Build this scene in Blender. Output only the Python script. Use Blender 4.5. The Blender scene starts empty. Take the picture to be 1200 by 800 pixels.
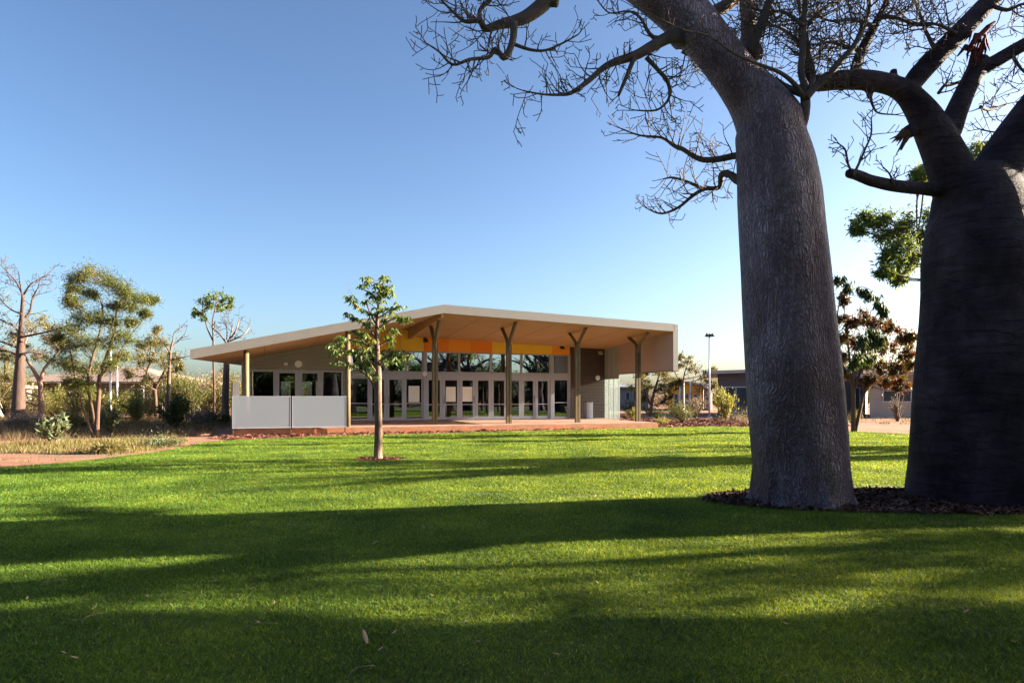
import bpy, math, random
import numpy as np
from mathutils import Vector, Matrix, noise

random.seed(7)
RN = np.random.default_rng(11)
SC = bpy.context.scene
COL = SC.collection
F, CX, HY, H = 800.0, 600.0, 464.0, 1.6


def P(x, y, Y):
    return Vector(((x - CX) / F * Y, Y, H + (HY - y) / F * Y))


def G(x, y, z=0.0):
    Y = (H - z) * F / (y - HY)
    return Vector(((x - CX) / F * Y, Y, z))


# ------------------------------------------------------------------ tagging
def tag(o, label=None, cat=None, group=None, kind=None):
    if label: o['label'] = label
    if cat: o['category'] = cat
    if group: o['group'] = group
    if kind: o['kind'] = kind
    return o


def empty(name, loc=(0, 0, 0), rz=0.0, label=None, cat=None, group=None):
    o = bpy.data.objects.new(name, None)
    COL.objects.link(o)
    o.location = loc
    o.rotation_euler = (0, 0, rz)
    o.empty_display_size = 0.3
    return tag(o, label, cat, group)


def copy_tree(o, parent=None):
    c = o.copy()
    COL.objects.link(c)
    if parent is not None:
        c.parent = parent
        c.matrix_parent_inverse = o.matrix_parent_inverse.copy()
    for ch in list(o.children):
        copy_tree(ch, c)
    return c


# ------------------------------------------------------------------ materials
def new_mat(name):
    m = bpy.data.materials.new(name)
    m.use_nodes = True
    nt = m.node_tree
    return m, nt, nt.nodes['Principled BSDF'], nt.nodes['Material Output']


def M(name, col, rough=0.7, var=0.18, vscale=2.5, bump=0.0, bscale=30, stretch=(1, 1, 1), metallic=0.0,
      col2=None, c2pos=(0.45, 0.62), c2scale=1.5, wave=None, spec=0.4, sheen=0.0):
    m, nt, b, out = new_mat(name)
    N, L = nt.nodes, nt.links
    tc = N.new('ShaderNodeTexCoord')
    mp = N.new('ShaderNodeMapping'); mp.inputs['Scale'].default_value = stretch
    L.new(tc.outputs['Object'], mp.inputs['Vector'])
    n1 = N.new('ShaderNodeTexNoise'); n1.inputs['Scale'].default_value = vscale
    n1.inputs['Detail'].default_value = 6; n1.inputs['Roughness'].default_value = 0.65
    L.new(mp.outputs[0], n1.inputs['Vector'])
    r1 = N.new('ShaderNodeMapRange')
    r1.inputs['From Min'].default_value = 0.3; r1.inputs['From Max'].default_value = 0.7
    r1.inputs['To Min'].default_value = 1 - var; r1.inputs['To Max'].default_value = 1 + var
    L.new(n1.outputs[0], r1.inputs[0])
    src = None
    if col2:
        n2 = N.new('ShaderNodeTexNoise'); n2.inputs['Scale'].default_value = c2scale
        n2.inputs['Detail'].default_value = 5
        L.new(mp.outputs[0], n2.inputs['Vector'])
        r2 = N.new('ShaderNodeMapRange')
        r2.inputs['From Min'].default_value = c2pos[0]; r2.inputs['From Max'].default_value = c2pos[1]
        L.new(n2.outputs[0], r2.inputs[0])
        mx = N.new('ShaderNodeMix'); mx.data_type = 'RGBA'
        mx.inputs[6].default_value = (*col, 1); mx.inputs[7].default_value = (*col2, 1)
        L.new(r2.outputs[0], mx.inputs[0])
        src = mx.outputs[2]
    vm = N.new('ShaderNodeVectorMath'); vm.operation = 'SCALE'
    if src is None:
        vm.inputs[0].default_value = col
    else:
        L.new(src, vm.inputs[0])
    L.new(r1.outputs[0], vm.inputs['Scale'])
    L.new(vm.outputs[0], b.inputs['Base Color'])
    b.inputs['Roughness'].default_value = rough
    b.inputs['Metallic'].default_value = metallic
    b.inputs['Specular IOR Level'].default_value = spec
    nrm = None
    if bump:
        n3 = N.new('ShaderNodeTexNoise'); n3.inputs['Scale'].default_value = bscale
        n3.inputs['Detail'].default_value = 8; n3.inputs['Roughness'].default_value = 0.6
        L.new(mp.outputs[0], n3.inputs['Vector'])
        bp = N.new('ShaderNodeBump'); bp.inputs['Strength'].default_value = bump
        bp.inputs['Distance'].default_value = 0.05
        L.new(n3.outputs[0], bp.inputs['Height'])
        nrm = bp
    if wave:
        axis, sc, st = wave
        wv = N.new('ShaderNodeTexWave'); wv.bands_direction = axis; wv.inputs['Scale'].default_value = sc
        L.new(tc.outputs['Object'], wv.inputs['Vector'])
        b2 = N.new('ShaderNodeBump'); b2.inputs['Strength'].default_value = st; b2.inputs['Distance'].default_value = 0.03
        L.new(wv.outputs[1], b2.inputs['Height'])
        if nrm: L.new(nrm.outputs[0], b2.inputs['Normal'])
        nrm = b2
    if nrm: L.new(nrm.outputs[0], b.inputs['Normal'])
    return m


def leaf_mat(name, c1, c2, c3=None, trans=0.35, rough=0.5, patch=0.8):
    if 'grass_blades' not in name: c1, c2, c3 = [tuple(.62 * k for k in c) if c else None for c in (c1, c2, c3)]
    """leaf colours vary per leaf (attribute rnd) and softly from place to place"""
    m, nt, b, out = new_mat(name)
    N, L = nt.nodes, nt.links
    at = N.new('ShaderNodeAttribute'); at.attribute_name = 'rnd'
    tc = N.new('ShaderNodeTexCoord')
    n = N.new('ShaderNodeTexNoise'); n.inputs['Scale'].default_value = patch; n.inputs['Detail'].default_value = 4
    L.new(tc.outputs['Object'], n.inputs['Vector'])
    ad = N.new('ShaderNodeMath'); ad.operation = 'MULTIPLY_ADD'
    ad.inputs[1].default_value = 1.2; ad.inputs[2].default_value = -0.6
    L.new(n.outputs[0], ad.inputs[0])
    a2 = N.new('ShaderNodeMath'); a2.operation = 'ADD'; a2.use_clamp = True
    L.new(at.outputs['Fac'], a2.inputs[0]); L.new(ad.outputs[0], a2.inputs[1])
    cr = N.new('ShaderNodeValToRGB')
    cr.color_ramp.elements[0].color = (*c1, 1); cr.color_ramp.elements[1].color = (*c2, 1)
    if c3:
        e = cr.color_ramp.elements.new(0.82); e.color = (*c2, 1)
        cr.color_ramp.elements[-1].color = (*c3, 1)
    L.new(a2.outputs[0], cr.inputs[0])
    L.new(cr.outputs[0], b.inputs['Base Color'])
    b.inputs['Roughness'].default_value = rough
    b.inputs['Specular IOR Level'].default_value = 0.3
    t = N.new('ShaderNodeBsdfTranslucent')
    vm = N.new('ShaderNodeVectorMath'); vm.operation = 'MULTIPLY'; vm.inputs[1].default_value = (2.6, 1.6, 0.8) if name == 'grass_blades' else (1.5, 1.35, 0.7)
    L.new(cr.outputs[0], vm.inputs[0]); L.new(vm.outputs[0], t.inputs['Color'])
    mx = N.new('ShaderNodeMixShader'); mx.inputs[0].default_value = trans
    L.new(b.outputs[0], mx.inputs[1]); L.new(t.outputs[0], mx.inputs[2])
    L.new(mx.outputs[0], out.inputs['Surface'])
    return m


def glass_mat(name, tint=(0.62, 0.68, 0.68), refl=0.34, gcol=(0.8, 0.9, 0.98)):
    m, nt, b, out = new_mat(name)
    N, L = nt.nodes, nt.links
    N.remove(b)
    tr = N.new('ShaderNodeBsdfTransparent'); tr.inputs['Color'].default_value = (*tint, 1)
    gl = N.new('ShaderNodeBsdfGlossy'); gl.inputs['Roughness'].default_value = 0.01
    gl.inputs['Color'].default_value = (*gcol, 1)
    tc = N.new('ShaderNodeTexCoord')
    n = N.new('ShaderNodeTexNoise'); n.inputs['Scale'].default_value = 0.6
    L.new(tc.outputs['Object'], n.inputs['Vector'])
    bp = N.new('ShaderNodeBump'); bp.inputs['Strength'].default_value = 0.04; bp.inputs['Distance'].default_value = 0.08
    L.new(n.outputs[0], bp.inputs['Height']); L.new(bp.outputs[0], gl.inputs['Normal'])
    mx = N.new('ShaderNodeMixShader'); mx.inputs[0].default_value = refl
    L.new(tr.outputs[0], mx.inputs[1]); L.new(gl.outputs[0], mx.inputs[2])
    L.new(mx.outputs[0], out.inputs['Surface'])
    return m


def bark_mat(name, base, light, kind):
    m, nt, b, out = new_mat(name)
    N, L = nt.nodes, nt.links
    tc = N.new('ShaderNodeTexCoord')

    def mapped(s, rot=0.0):
        mp = N.new('ShaderNodeMapping'); mp.inputs['Scale'].default_value = s
        mp.inputs['Rotation'].default_value = (0, rot, 0)
        L.new(tc.outputs['Object'], mp.inputs['Vector']); return mp

    def nz(vec, sc, det=6, rg=0.6, dist=0.0):
        n = N.new('ShaderNodeTexNoise'); n.inputs['Scale'].default_value = sc; n.inputs['Detail'].default_value = det
        n.inputs['Roughness'].default_value = rg; n.inputs['Distortion'].default_value = dist
        L.new(vec.outputs[0], n.inputs['Vector']); return n
    big = nz(mapped((1, 1, 0.7)), 1.1, 5)
    if kind == 'vertical':
        fine = nz(mapped((1, 1, 0.09), 0.1), 17, 6, 0.65, 0.7)
        cells = N.new('ShaderNodeTexVoronoi'); cells.feature = 'DISTANCE_TO_EDGE'; cells.inputs['Scale'].default_value = 27
        # vertical wrinkles: stretched voronoi with a noisy offset
        mp = mapped((1, 1, 0.085), -0.08)
        off = nz(mapped((1, 1, 1)), 2.5, 3)
        va = N.new('ShaderNodeVectorMath'); va.operation = 'MULTIPLY_ADD'; va.inputs[1].default_value = (0.24, 0.24, 0.24)
        L.new(off.outputs[1], va.inputs[0]); L.new(mp.outputs[0], va.inputs[2])
        L.new(va.outputs[0], cells.inputs['Vector'])
        grain = nz(mapped((1, 1, 0.6)), 55, 4)
        hs = [(fine.outputs[0], 1.0), (cells.outputs[0], 1.6), (grain.outputs[0], 0.3)]
    else:
        fine = nz(mapped((0.22, 0.22, 1)), 9, 6, 0.6, 0.5)
        ring = N.new('ShaderNodeTexVoronoi'); ring.feature = 'DISTANCE_TO_EDGE'; ring.inputs['Scale'].default_value = 4.5
        mp = mapped((0.16, 0.16, 1))
        off = nz(mapped((1, 1, 1)), 1.3, 4)
        va = N.new('ShaderNodeVectorMath'); va.operation = 'MULTIPLY_ADD'; va.inputs[1].default_value = (0.2, 0.2, 0.2)
        L.new(off.outputs[1], va.inputs[0]); L.new(mp.outputs[0], va.inputs[2]); L.new(va.outputs[0], ring.inputs['Vector'])
        rr = N.new('ShaderNodeMapRange'); rr.inputs['From Max'].default_value = 0.05
        L.new(ring.outputs[0], rr.inputs[0])
        grain = nz(mapped((0.8, 0.8, 1)), 42, 4)
        hs = [(fine.outputs[0], 1.2), (rr.outputs[0], 0.24), (grain.outputs[0], 0.5)]
    acc = None
    for o, w in hs:
        mm = N.new('ShaderNodeMath'); mm.operation = 'MULTIPLY_ADD'; mm.inputs[1].default_value = w
        L.new(o, mm.inputs[0])
        if acc is None: mm.inputs[2].default_value = 0
        else: L.new(acc, mm.inputs[2])
        acc = mm.outputs[0]
    bp = N.new('ShaderNodeBump'); bp.inputs['Strength'].default_value = 1.0
    bp.inputs['Distance'].default_value = 0.06 if kind == 'vertical' else 0.05
    L.new(acc, bp.inputs['Height']); L.new(bp.outputs[0], b.inputs['Normal'])
    mx = N.new('ShaderNodeMix'); mx.data_type = 'RGBA'
    mx.inputs[6].default_value = (*base, 1); mx.inputs[7].default_value = (*light, 1)
    r = N.new('ShaderNodeMapRange'); r.inputs['From Min'].default_value = 0.38; r.inputs['From Max'].default_value = 0.64
    L.new(big.outputs[0], r.inputs[0]); L.new(r.outputs[0], mx.inputs[0])
    r2 = N.new('ShaderNodeMapRange'); r2.inputs['From Min'].default_value = 0.3; r2.inputs['From Max'].default_value = 0.7
    r2.inputs['To Min'].default_value = 0.65; r2.inputs['To Max'].default_value = 1.3
    L.new(fine.outputs[0], r2.inputs[0])
    vm = N.new('ShaderNodeVectorMath'); vm.operation = 'SCALE'
    L.new(mx.outputs[2], vm.inputs[0]); L.new(r2.outputs[0], vm.inputs['Scale'])
    r3 = N.new('ShaderNodeMapRange'); r3.inputs['To Min'].default_value = 0.55 if kind == 'vertical' else 0.75; r3.inputs['To Max'].default_value = 1.35 if kind == 'vertical' else 1.1
    r3.inputs['From Max'].default_value = 0.22 if kind == 'vertical' else 0.03
    L.new((cells if kind == 'vertical' else ring).outputs[0], r3.inputs[0])
    vk = N.new('ShaderNodeVectorMath'); vk.operation = 'SCALE'
    L.new(vm.outputs[0], vk.inputs[0]); L.new(r3.outputs[0], vk.inputs['Scale'])
    blot = nz(mapped((1, 1, .8)), 2.6, 6, .7)
    r4 = N.new('ShaderNodeMapRange'); r4.inputs['From Min'].default_value = .52; r4.inputs['From Max'].default_value = .66; r4.inputs['To Max'].default_value = .6
    L.new(blot.outputs[0], r4.inputs[0])
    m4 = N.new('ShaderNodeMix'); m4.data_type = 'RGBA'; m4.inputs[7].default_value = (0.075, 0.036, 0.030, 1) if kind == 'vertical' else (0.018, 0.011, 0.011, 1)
    L.new(r4.outputs[0], m4.inputs[0]); L.new(vk.outputs[0], m4.inputs[6])
    L.new(m4.outputs[2], b.inputs['Base Color'])
    b.inputs['Roughness'].default_value = 0.55 if kind == 'vertical' else 0.8
    b.inputs['Specular IOR Level'].default_value = 0.45 if kind == 'vertical' else 0.2
    return m


MT = {}
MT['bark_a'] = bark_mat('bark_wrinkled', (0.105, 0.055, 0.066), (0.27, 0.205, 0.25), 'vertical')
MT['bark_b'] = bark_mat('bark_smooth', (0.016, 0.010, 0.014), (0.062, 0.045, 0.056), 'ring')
MT['twig'] = M('twig_bark', (0.085, 0.062, 0.05), 0.8, 0.35, 6, 0.4, 60)
MT['pale_bark'] = M('pale_bark', (0.12, 0.072, 0.05), 0.8, 0.3, 5, 0.5, 30, stretch=(1, 1, .3), col2=(0.25, 0.16, 0.12))
MT['dark_bark'] = M('dark_bark', (0.11, 0.062, 0.042), 0.9, 0.35, 6, 0.6, 30, stretch=(1, 1, .3))
MT['red_bark'] = M('red_bark', (0.30, 0.17, 0.12), 0.85, 0.35, 5, 0.5, 30, stretch=(1, 1, .3))
MT['wound'] = M('torn_wood', (0.17, 0.02, 0.012), 0.8, 0.5, 8, 0.8, 40, col2=(0.03, 0.012, 0.01), c2scale=9)
MT['splinter'] = M('splintered_wood', (0.10, 0.05, 0.03), 0.85, 0.4, 20, 0.5, 60)

# ------------------------------------------------------------------ mesh builder


class MB:
    def __init__(s):
        s.v, s.f = [], []

    def add(s, vs, fs):
        n = len(s.v)
        s.v += [tuple(p) for p in vs]
        s.f += [tuple(i + n for i in f) for f in fs]
        return s

    def box(s, x0, x1, y0, y1, z0, z1):
        return s.add([(x, y, z) for z in (z0, z1) for y in (y0, y1) for x in (x0, x1)],
                     [(0, 2, 3, 1), (4, 5, 7, 6), (0, 1, 5, 4), (2, 6, 7, 3), (0, 4, 6, 2), (1, 3, 7, 5)])

    def prism(s, poly, axis_a, axis_b):
        """poly: list of points at a-side, matching list at b-side"""
        n = len(axis_a)
        vs = list(axis_a) + list(axis_b)
        fs = [tuple(range(n))[::-1], tuple(range(n, 2 * n))]
        fs += [(i, (i + 1) % n, n + (i + 1) % n, n + i) for i in range(n)]
        return s.add(vs, fs)

    def tube(s, pts, rs, sides=6, cap=True):
        pts = [Vector(p) for p in pts]
        n = len(pts)
        t0 = (pts[1] - pts[0]).normalized()
        ref = Vector((0, 0, 1)) if abs(t0.z) < 0.9 else Vector((1, 0, 0))
        a = t0.cross(ref).normalized()
        vs = []
        for i, p in enumerate(pts):
            if i == 0: t = pts[1] - pts[0]
            elif i == n - 1: t = pts[-1] - pts[-2]
            else: t = pts[i + 1] - pts[i - 1]
            if t.length < 1e-9: t = t0
            t.normalize()
            a = a - t * a.dot(t)
            if a.length < 1e-6: a = t.orthogonal()
            a.normalize()
            b = t.cross(a)
            for k in range(sides):
                an = 2 * math.pi * k / sides
                vs.append(p + (a * math.cos(an) + b * math.sin(an)) * rs[i])
        fs = []
        for i in range(n - 1):
            for k in range(sides):
                k2 = (k + 1) % sides
                fs.append((i * sides + k, i * sides + k2, (i + 1) * sides + k2, (i + 1) * sides + k))
        if cap:
            fs.append(tuple(range(sides))[::-1])
            fs.append(tuple((n - 1) * sides + k for k in range(sides)))
        return s.add(vs, fs)

    def build(s, name, mat, parent=None, smooth=False, bevel=0.0):
        me = bpy.data.meshes.new(name)
        me.from_pydata(s.v, [], s.f)
        me.update()
        if smooth:
            me.polygons.foreach_set('use_smooth', [True] * len(me.polygons))
        me.materials.append(mat)
        o = bpy.data.objects.new(name, me)
        COL.objects.link(o)
        if parent is not None: o.parent = parent
        if bevel:
            bm = o.modifiers.new('bevel', 'BEVEL'); bm.width = bevel; bm.segments = 2; bm.limit_method = 'ANGLE'
        return o


def np_mesh(name, V, fsize, mat, parent=None, rnd=None):
    """V: (n, fsize, 3) one face per n"""
    n = V.shape[0]
    me = bpy.data.meshes.new(name)
    me.vertices.add(n * fsize)
    me.vertices.foreach_set('co', V.reshape(-1).astype(np.float32))
    me.loops.add(n * fsize)
    me.loops.foreach_set('vertex_index', np.arange(n * fsize, dtype=np.int32))
    me.polygons.add(n)
    me.polygons.foreach_set('loop_start', np.arange(0, n * fsize, fsize, dtype=np.int32))
    me.update(calc_edges=True)
    a = me.attributes.new('rnd', 'FLOAT', 'POINT')
    if rnd is None: rnd = RN.random(n)
    a.data.foreach_set('value', np.repeat(rnd, fsize).astype(np.float32))
    me.materials.append(mat)
    o = bpy.data.objects.new(name, me)
    COL.objects.link(o)
    if parent is not None: o.parent = parent
    return o


def spline(pts, per=4):
    """Catmull-Rom through (Vector, r) pairs"""
    out = []
    n = len(pts)
    for i in range(n - 1):
        p0 = pts[max(i - 1, 0)]; p1 = pts[i]; p2 = pts[i + 1]; p3 = pts[min(i + 2, n - 1)]
        for k in range(per):
            t = k / per
            def cr(a, b, c, d):
                return 0.5 * ((2 * b) + (c - a) * t + (2 * a - 5 * b + 4 * c - d) * t * t + (3 * b - a - 3 * c + d) * t ** 3)
            out.append((cr(p0[0], p1[0], p2[0], p3[0]), max(0.002, p1[1] * (1 - t) + p2[1] * t)))
    out.append(pts[-1])
    return out


def wide(path, i):
    x, y = path[i][0], path[i][1]
    a, b = path[max(i - 1, 0)], path[min(i + 1, len(path) - 1)]
    d = Vector((b[0] - a[0], b[1] - a[1]))
    if d.length < 1e-6: return 1.0
    p = Vector((-d.y, d.x)).normalized()
    rad = Vector((x - CX, y - HY))
    st = math.sqrt(1 + rad.length_squared / F / F)
    c = abs(p.dot(rad.normalized())) if rad.length > 1 else 0
    return 1.0 / math.sqrt(c * c * st * st + 1 - c * c)


def rvec(rng):
    while True:
        v = Vector((rng.uniform(-1, 1), rng.uniform(-1, 1), rng.uniform(-1, 1)))
        if 0.1 < v.length < 1: return v.normalized()


# ------------------------------------------------------------------ bare branches
def grow(mb, p, d, length, r, level, rng, up=0.10, crook=0.22, step=0.085, rmin=0.0055, sides=4):
    n = max(3, int(length / step))
    pts, rs = [p.copy()], [r]
    d = d.normalized()
    kids = []
    for i in range(n):
        d = (d + rvec(rng) * crook + Vector((0, 0, 1)) * up).normalized()
        p = p + d * (length / n)
        rr = max(rmin, r * (1 - 0.75 * (i + 1) / n))
        pts.append(p.copy()); rs.append(rr)
        if level > 0 and i >= 0 and rng.random() < (0.52 if level > 1 else 0.42):
            kids.append((p.copy(), d.copy(), rr, i / n))
    mb.tube(pts, rs, sides)
    for (q, dd, rr, t) in kids:
        ax = rvec(rng)
        side = dd.cross(ax)
        if side.length < 0.1: continue
        nd = (dd * rng.uniform(0.25, 0.8) + side.normalized()).normalized()
        grow(mb, q, nd, length * rng.uniform(0.35, 0.7) * (1.1 - 0.45 * t), max(rmin, rr * 0.7), level - 1, rng, up,
             crook, step, rmin, sides)


def limb_px(mb, path, Y0, Y1, rng, per=4, sides=10, spawn=None, wob=0.012):
    """path of (px, py, r_px); becomes a limb at real depth between Y0 and Y1"""
    n = len(path)
    pts = []
    for i, (x, y, r) in enumerate(path):
        Y = Y0 + (Y1 - Y0) * i / (n - 1)
        pts.append((P(x, y, Y) + rvec(rng) * wob, r / F * Y * wide(path, i) * .84))
    sp = spline(pts, per)
    mb[0].tube([a for a, _ in sp], [b for _, b in sp], sides)
    if spawn:
        twig_mb, t0, t1, dens, ln, lev = spawn
        m = len(sp)
        for i in range(int(m * t0), min(m - 1, int(m * t1) + 1)):
            k = dens if dens < 1 else 1
            for _ in range(max(1, int(dens))):
                if rng.random() > k: continue
                a = sp[i][0]; t = (sp[i + 1][0] - a).normalized()
                side = t.cross(rvec(rng))
                if side.length < .1: continue
                nd = (t * rng.uniform(0.1, 0.9) + side.normalized()).normalized()
                nd.y *= 0.75
                grow(twig_mb, a, nd, ln * rng.uniform(0.6, 1.7), min(sp[i][1] * 0.6, 0.0125), lev, rng)
        a, b = sp[-1][0], sp[-2][0]
        for _ in range(2):
            grow(twig_mb, a, (a - b).normalized() + rvec(rng) * .5, ln * .8, min(sp[-1][1] * .9, .0085), lev, rng)
    return sp


def voxel_union(mb, name, mat, parent, vox=0.03, smooth_it=4):
    tmp = mb.build('tmp', mat)
    rm = tmp.modifiers.new('r', 'REMESH'); rm.mode = 'VOXEL'; rm.voxel_size = vox
    if smooth_it:
        sm = tmp.modifiers.new('s', 'SMOOTH'); sm.factor = 0.5; sm.iterations = smooth_it
    dg = bpy.context.evaluated_depsgraph_get()
    me = bpy.data.meshes.new_from_object(tmp.evaluated_get(dg))
    me.name = name
    bpy.data.objects.remove(tmp)
    me.polygons.foreach_set('use_smooth', [True] * len(me.polygons))
    if not me.materials: me.materials.append(mat)
    o = bpy.data.objects.new(name, me)
    COL.objects.link(o)
    o.parent = parent
    return o


def reroot(root, parts):
    """parts were modelled in world space: keep them there under a root that stands at the base"""
    inv = Matrix.Translation(root.location).inverted()
    if root.rotation_euler.z: inv = (Matrix.Translation(root.location) @ Matrix.Rotation(root.rotation_euler.z, 4, 'Z')).inverted()
    for o in parts:
        o.data.transform(inv)
        o.parent = root


# =================================================================== CAMERA / LIGHT
cam = bpy.data.cameras.new('camera')
cam.lens = 24; cam.sensor_width = 36; cam.shift_y = (HY - 400) / 1200; cam.clip_end = 3000; cam.clip_start = 0.05
co = bpy.data.objects.new('camera', cam); COL.objects.link(co)
co.location = (0, 0, H); co.rotation_euler = (math.radians(90), 0, 0)
SC.camera = co

SUN_DIR = Vector((0.975, 0.215, 0)).normalized()
ELEV = math.radians(14.5)
AZ = math.atan2(SUN_DIR.x, SUN_DIR.y)      # clockwise from +Y
w = bpy.data.worlds.new('World'); SC.world = w; w.use_nodes = True
wn, wl = w.node_tree.nodes, w.node_tree.links
sky = wn.new('ShaderNodeTexSky'); sky.sky_type = 'NISHITA'; sky.sun_disc = False
sky.sun_elevation = ELEV; sky.sun_rotation = AZ
sky.air_density = 0.8; sky.dust_density = 2.0; sky.ozone_density = 2.0; sky.altitude = 0
gam = wn.new('ShaderNodeGamma'); gam.inputs[1].default_value = 1.2
wl.new(sky.outputs[0], gam.inputs[0]); wl.new(gam.outputs[0], wn['Background'].inputs['Color'])
wn['Background'].inputs['Strength'].default_value = 0.038
sl = bpy.data.lights.new('sun', 'SUN'); sl.energy = 5.0; sl.angle = math.radians(0.5); sl.color = (1.0, 0.86, 0.66)
so = bpy.data.objects.new('sun', sl); COL.objects.link(so)
sd = Vector((SUN_DIR.x * math.cos(ELEV), SUN_DIR.y * math.cos(ELEV), math.sin(ELEV)))
so.rotation_euler = sd.to_track_quat('Z', 'Y').to_euler()
so.location = (30, 10, 20)
vs_ = SC.view_settings
vs_.view_transform = 'Standard'; vs_.look = 'None'; vs_.gamma = 1; vs_.exposure = 2.7; vs_.use_curve_mapping = False
SC.render.engine = 'CYCLES'
SC.cycles.use_denoising = True
SC.cycles.max_bounces = 6; SC.cycles.diffuse_bounces = 3; SC.cycles.glossy_bounces = 3
SC.cycles.transmission_bounces = 4; SC.cycles.transparent_max_bounces = 12
SC.cycles.use_adaptive_sampling = True

# =================================================================== GROUND


def sheet(name, poly, z, mat, kind='structure', label=None):
    from mathutils.geometry import tessellate_polygon
    vs = [Vector((p[0], p[1], z)) for p in poly]
    tri = tessellate_polygon([vs])
    mb = MB()
    fs = []
    for t in tri:
        a, b, c = (vs[i] for i in t)
        fs.append(t if (b - a).cross(c - a).z > 0 else t[::-1])
    mb.add(vs, fs)
    o = mb.build(name, mat)
    tag(o, label, None, None, kind)
    return o


MT['dirt'] = M('red_dirt', (0.28, 0.12, 0.065), 0.95, 0.3, 0.9, 0.9, 14, col2=(0.26, 0.16, 0.095), c2scale=0.35)
MT['path'] = M('pindan_path', (0.32, 0.14, 0.075), 0.95, 0.15, 1.2, 0.5, 20)
MT['mulch'] = M('dark_mulch', (0.09, 0.035, 0.022), 0.95, 0.5, 14, 1.0, 45)
MT['mulch_red'] = M('red_mulch', (0.24, 0.085, 0.055), 0.95, 0.5, 14, 1.0, 45)
MT['soil'] = M('lawn_soil', (0.05, 0.085, 0.014), 0.95, 0.35, 3.0, 1.0, 60, col2=(0.10, 0.10, 0.03), c2scale=0.5)

g = MB().add([(-1500, -1500, 0), (1500, -1500, 0), (1500, 1500, 0), (-1500, 1500, 0)], [(0, 1, 2, 3)]).build('ground', MT['dirt'])
tag(g, kind='structure')
LAWN = [(-30, -14), (-30, 11), (-16, 13.4), (-11.4, 15.2), (-10.6, 16.6), (-10.2, 18.8), (-10.2, 21), (-10.6, 23.3), (-10.1, 24.6),
        (-8.7, 26.0), (-6.7, 27.5), (-2.9, 29.4), (1.6, 31.6), (7.8, 34.6), (10.4, 36.1), (12.4, 35.0), (15.2, 30.7), (16.7, 28.9),
        (20.9, 27.8), (40, 27), (40, -14)]
sheet('lawn', LAWN, 0.004, MT['soil'])
# paths
sheet('path', [(-60, 20.5), (-22, 20.8), (-14, 21.6), (-12.5, 22.6), (-11.2, 23.8), (-10.0, 24.9), (-11.0, 26.2), (-14, 24.6), (-22, 23.6), (-60, 23.2)],
      0.004, MT['path'])
sheet('path', [(15, 33.3), (22, 31.4), (60, 30.5), (60, 34.5), (22, 35.2), (15, 36.6)], 0.004, MT['path'])


def pts_in_poly(x, y, poly):
    c = np.zeros(len(x), bool)
    n = len(poly)
    for i in range(n):
        x1, y1 = poly[i]; x2, y2 = poly[(i + 1) % n]
        cond = ((y1 > y) != (y2 > y))
        with np.errstate(divide='ignore', invalid='ignore'):
            xi = (x2 - x1) * (y - y1) / (y2 - y1 + 1e-12) + x1
        c ^= cond & (x < xi)
    return c


# mulch bed round the two boabs: irregular outline
bed = []
for i in range(48):
    a = 2 * math.pi * i / 48
    rx, ry = 3.35, 1.25
    k = 1 + 0.10 * noise.noise(Vector((math.cos(a) * 1.6, math.sin(a) * 1.6, 3.1)))
    bed.append((6.2 + rx * math.cos(a) * k, 10.45 + ry * math.sin(a) * k))
sheet('mulch_bed', bed, 0.010, MT['mulch'])
tree_bed = [(-3.4 + 0.62 * math.cos(a) * (1 + .12 * math.sin(3 * a + 1)), 17.3 + 0.5 * math.sin(a)) for a in [2 * math.pi * i / 24 for i in range(24)]]
sheet('mulch_bed', tree_bed, 0.010, MT['mulch_red'])
# mulch strip between lawn and deck, widening to the right of the building
strip = [(-10.3, 24.7), (-8.7, 25.95), (-6.7, 27.45), (-2.9, 29.35), (1.6, 31.5), (7.8, 34.5), (10.4, 36.0), (12.6, 34.9), (15.2, 33.2),
         (18, 36), (17, 46), (8, 48), (4, 34.5), (-2.5, 31.5), (-9, 28.5), (-11.4, 27.6), (-11.5, 25.8)]
sheet('mulch_bed', strip, 0.008, MT['mulch_red'])


def chips(name, poly, n, size, mat, z=0.012, zvar=0.03, label=None):
    xs = [p[0] for p in poly]; ys = [p[1] for p in poly]
    x = RN.uniform(min(xs), max(xs), n * 3); y = RN.uniform(min(ys), max(ys), n * 3)
    ok = pts_in_poly(x, y, poly); x, y = x[ok][:n], y[ok][:n]
    n = len(x)
    L = size * RN.uniform(0.4, 1.6, n); W = L * RN.uniform(0.18, 0.5, n)
    a = RN.uniform(0, 2 * np.pi, n); tl = RN.normal(0, 0.35, n); rl = RN.normal(0, 0.5, n)
    dx = np.stack([np.cos(a) * np.cos(tl), np.sin(a) * np.cos(tl), np.sin(tl)], 1)
    dy = np.stack([-np.sin(a) * np.cos(rl), np.cos(a) * np.cos(rl), np.sin(rl)], 1)
    c = np.stack([x, y, z + RN.uniform(0.0, zvar, n)], 1)
    V = np.stack([c - dx * L[:, None] / 2 - dy * W[:, None] / 2, c + dx * L[:, None] / 2 - dy * W[:, None] / 3,
                  c + dx * L[:, None] / 2 + dy * W[:, None] / 3, c - dx * L[:, None] / 2 + dy * W[:, None] / 2], 1)
    o = np_mesh(name, V, 4, mat)
    tag(o, label, None, None, 'stuff')
    return o


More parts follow.
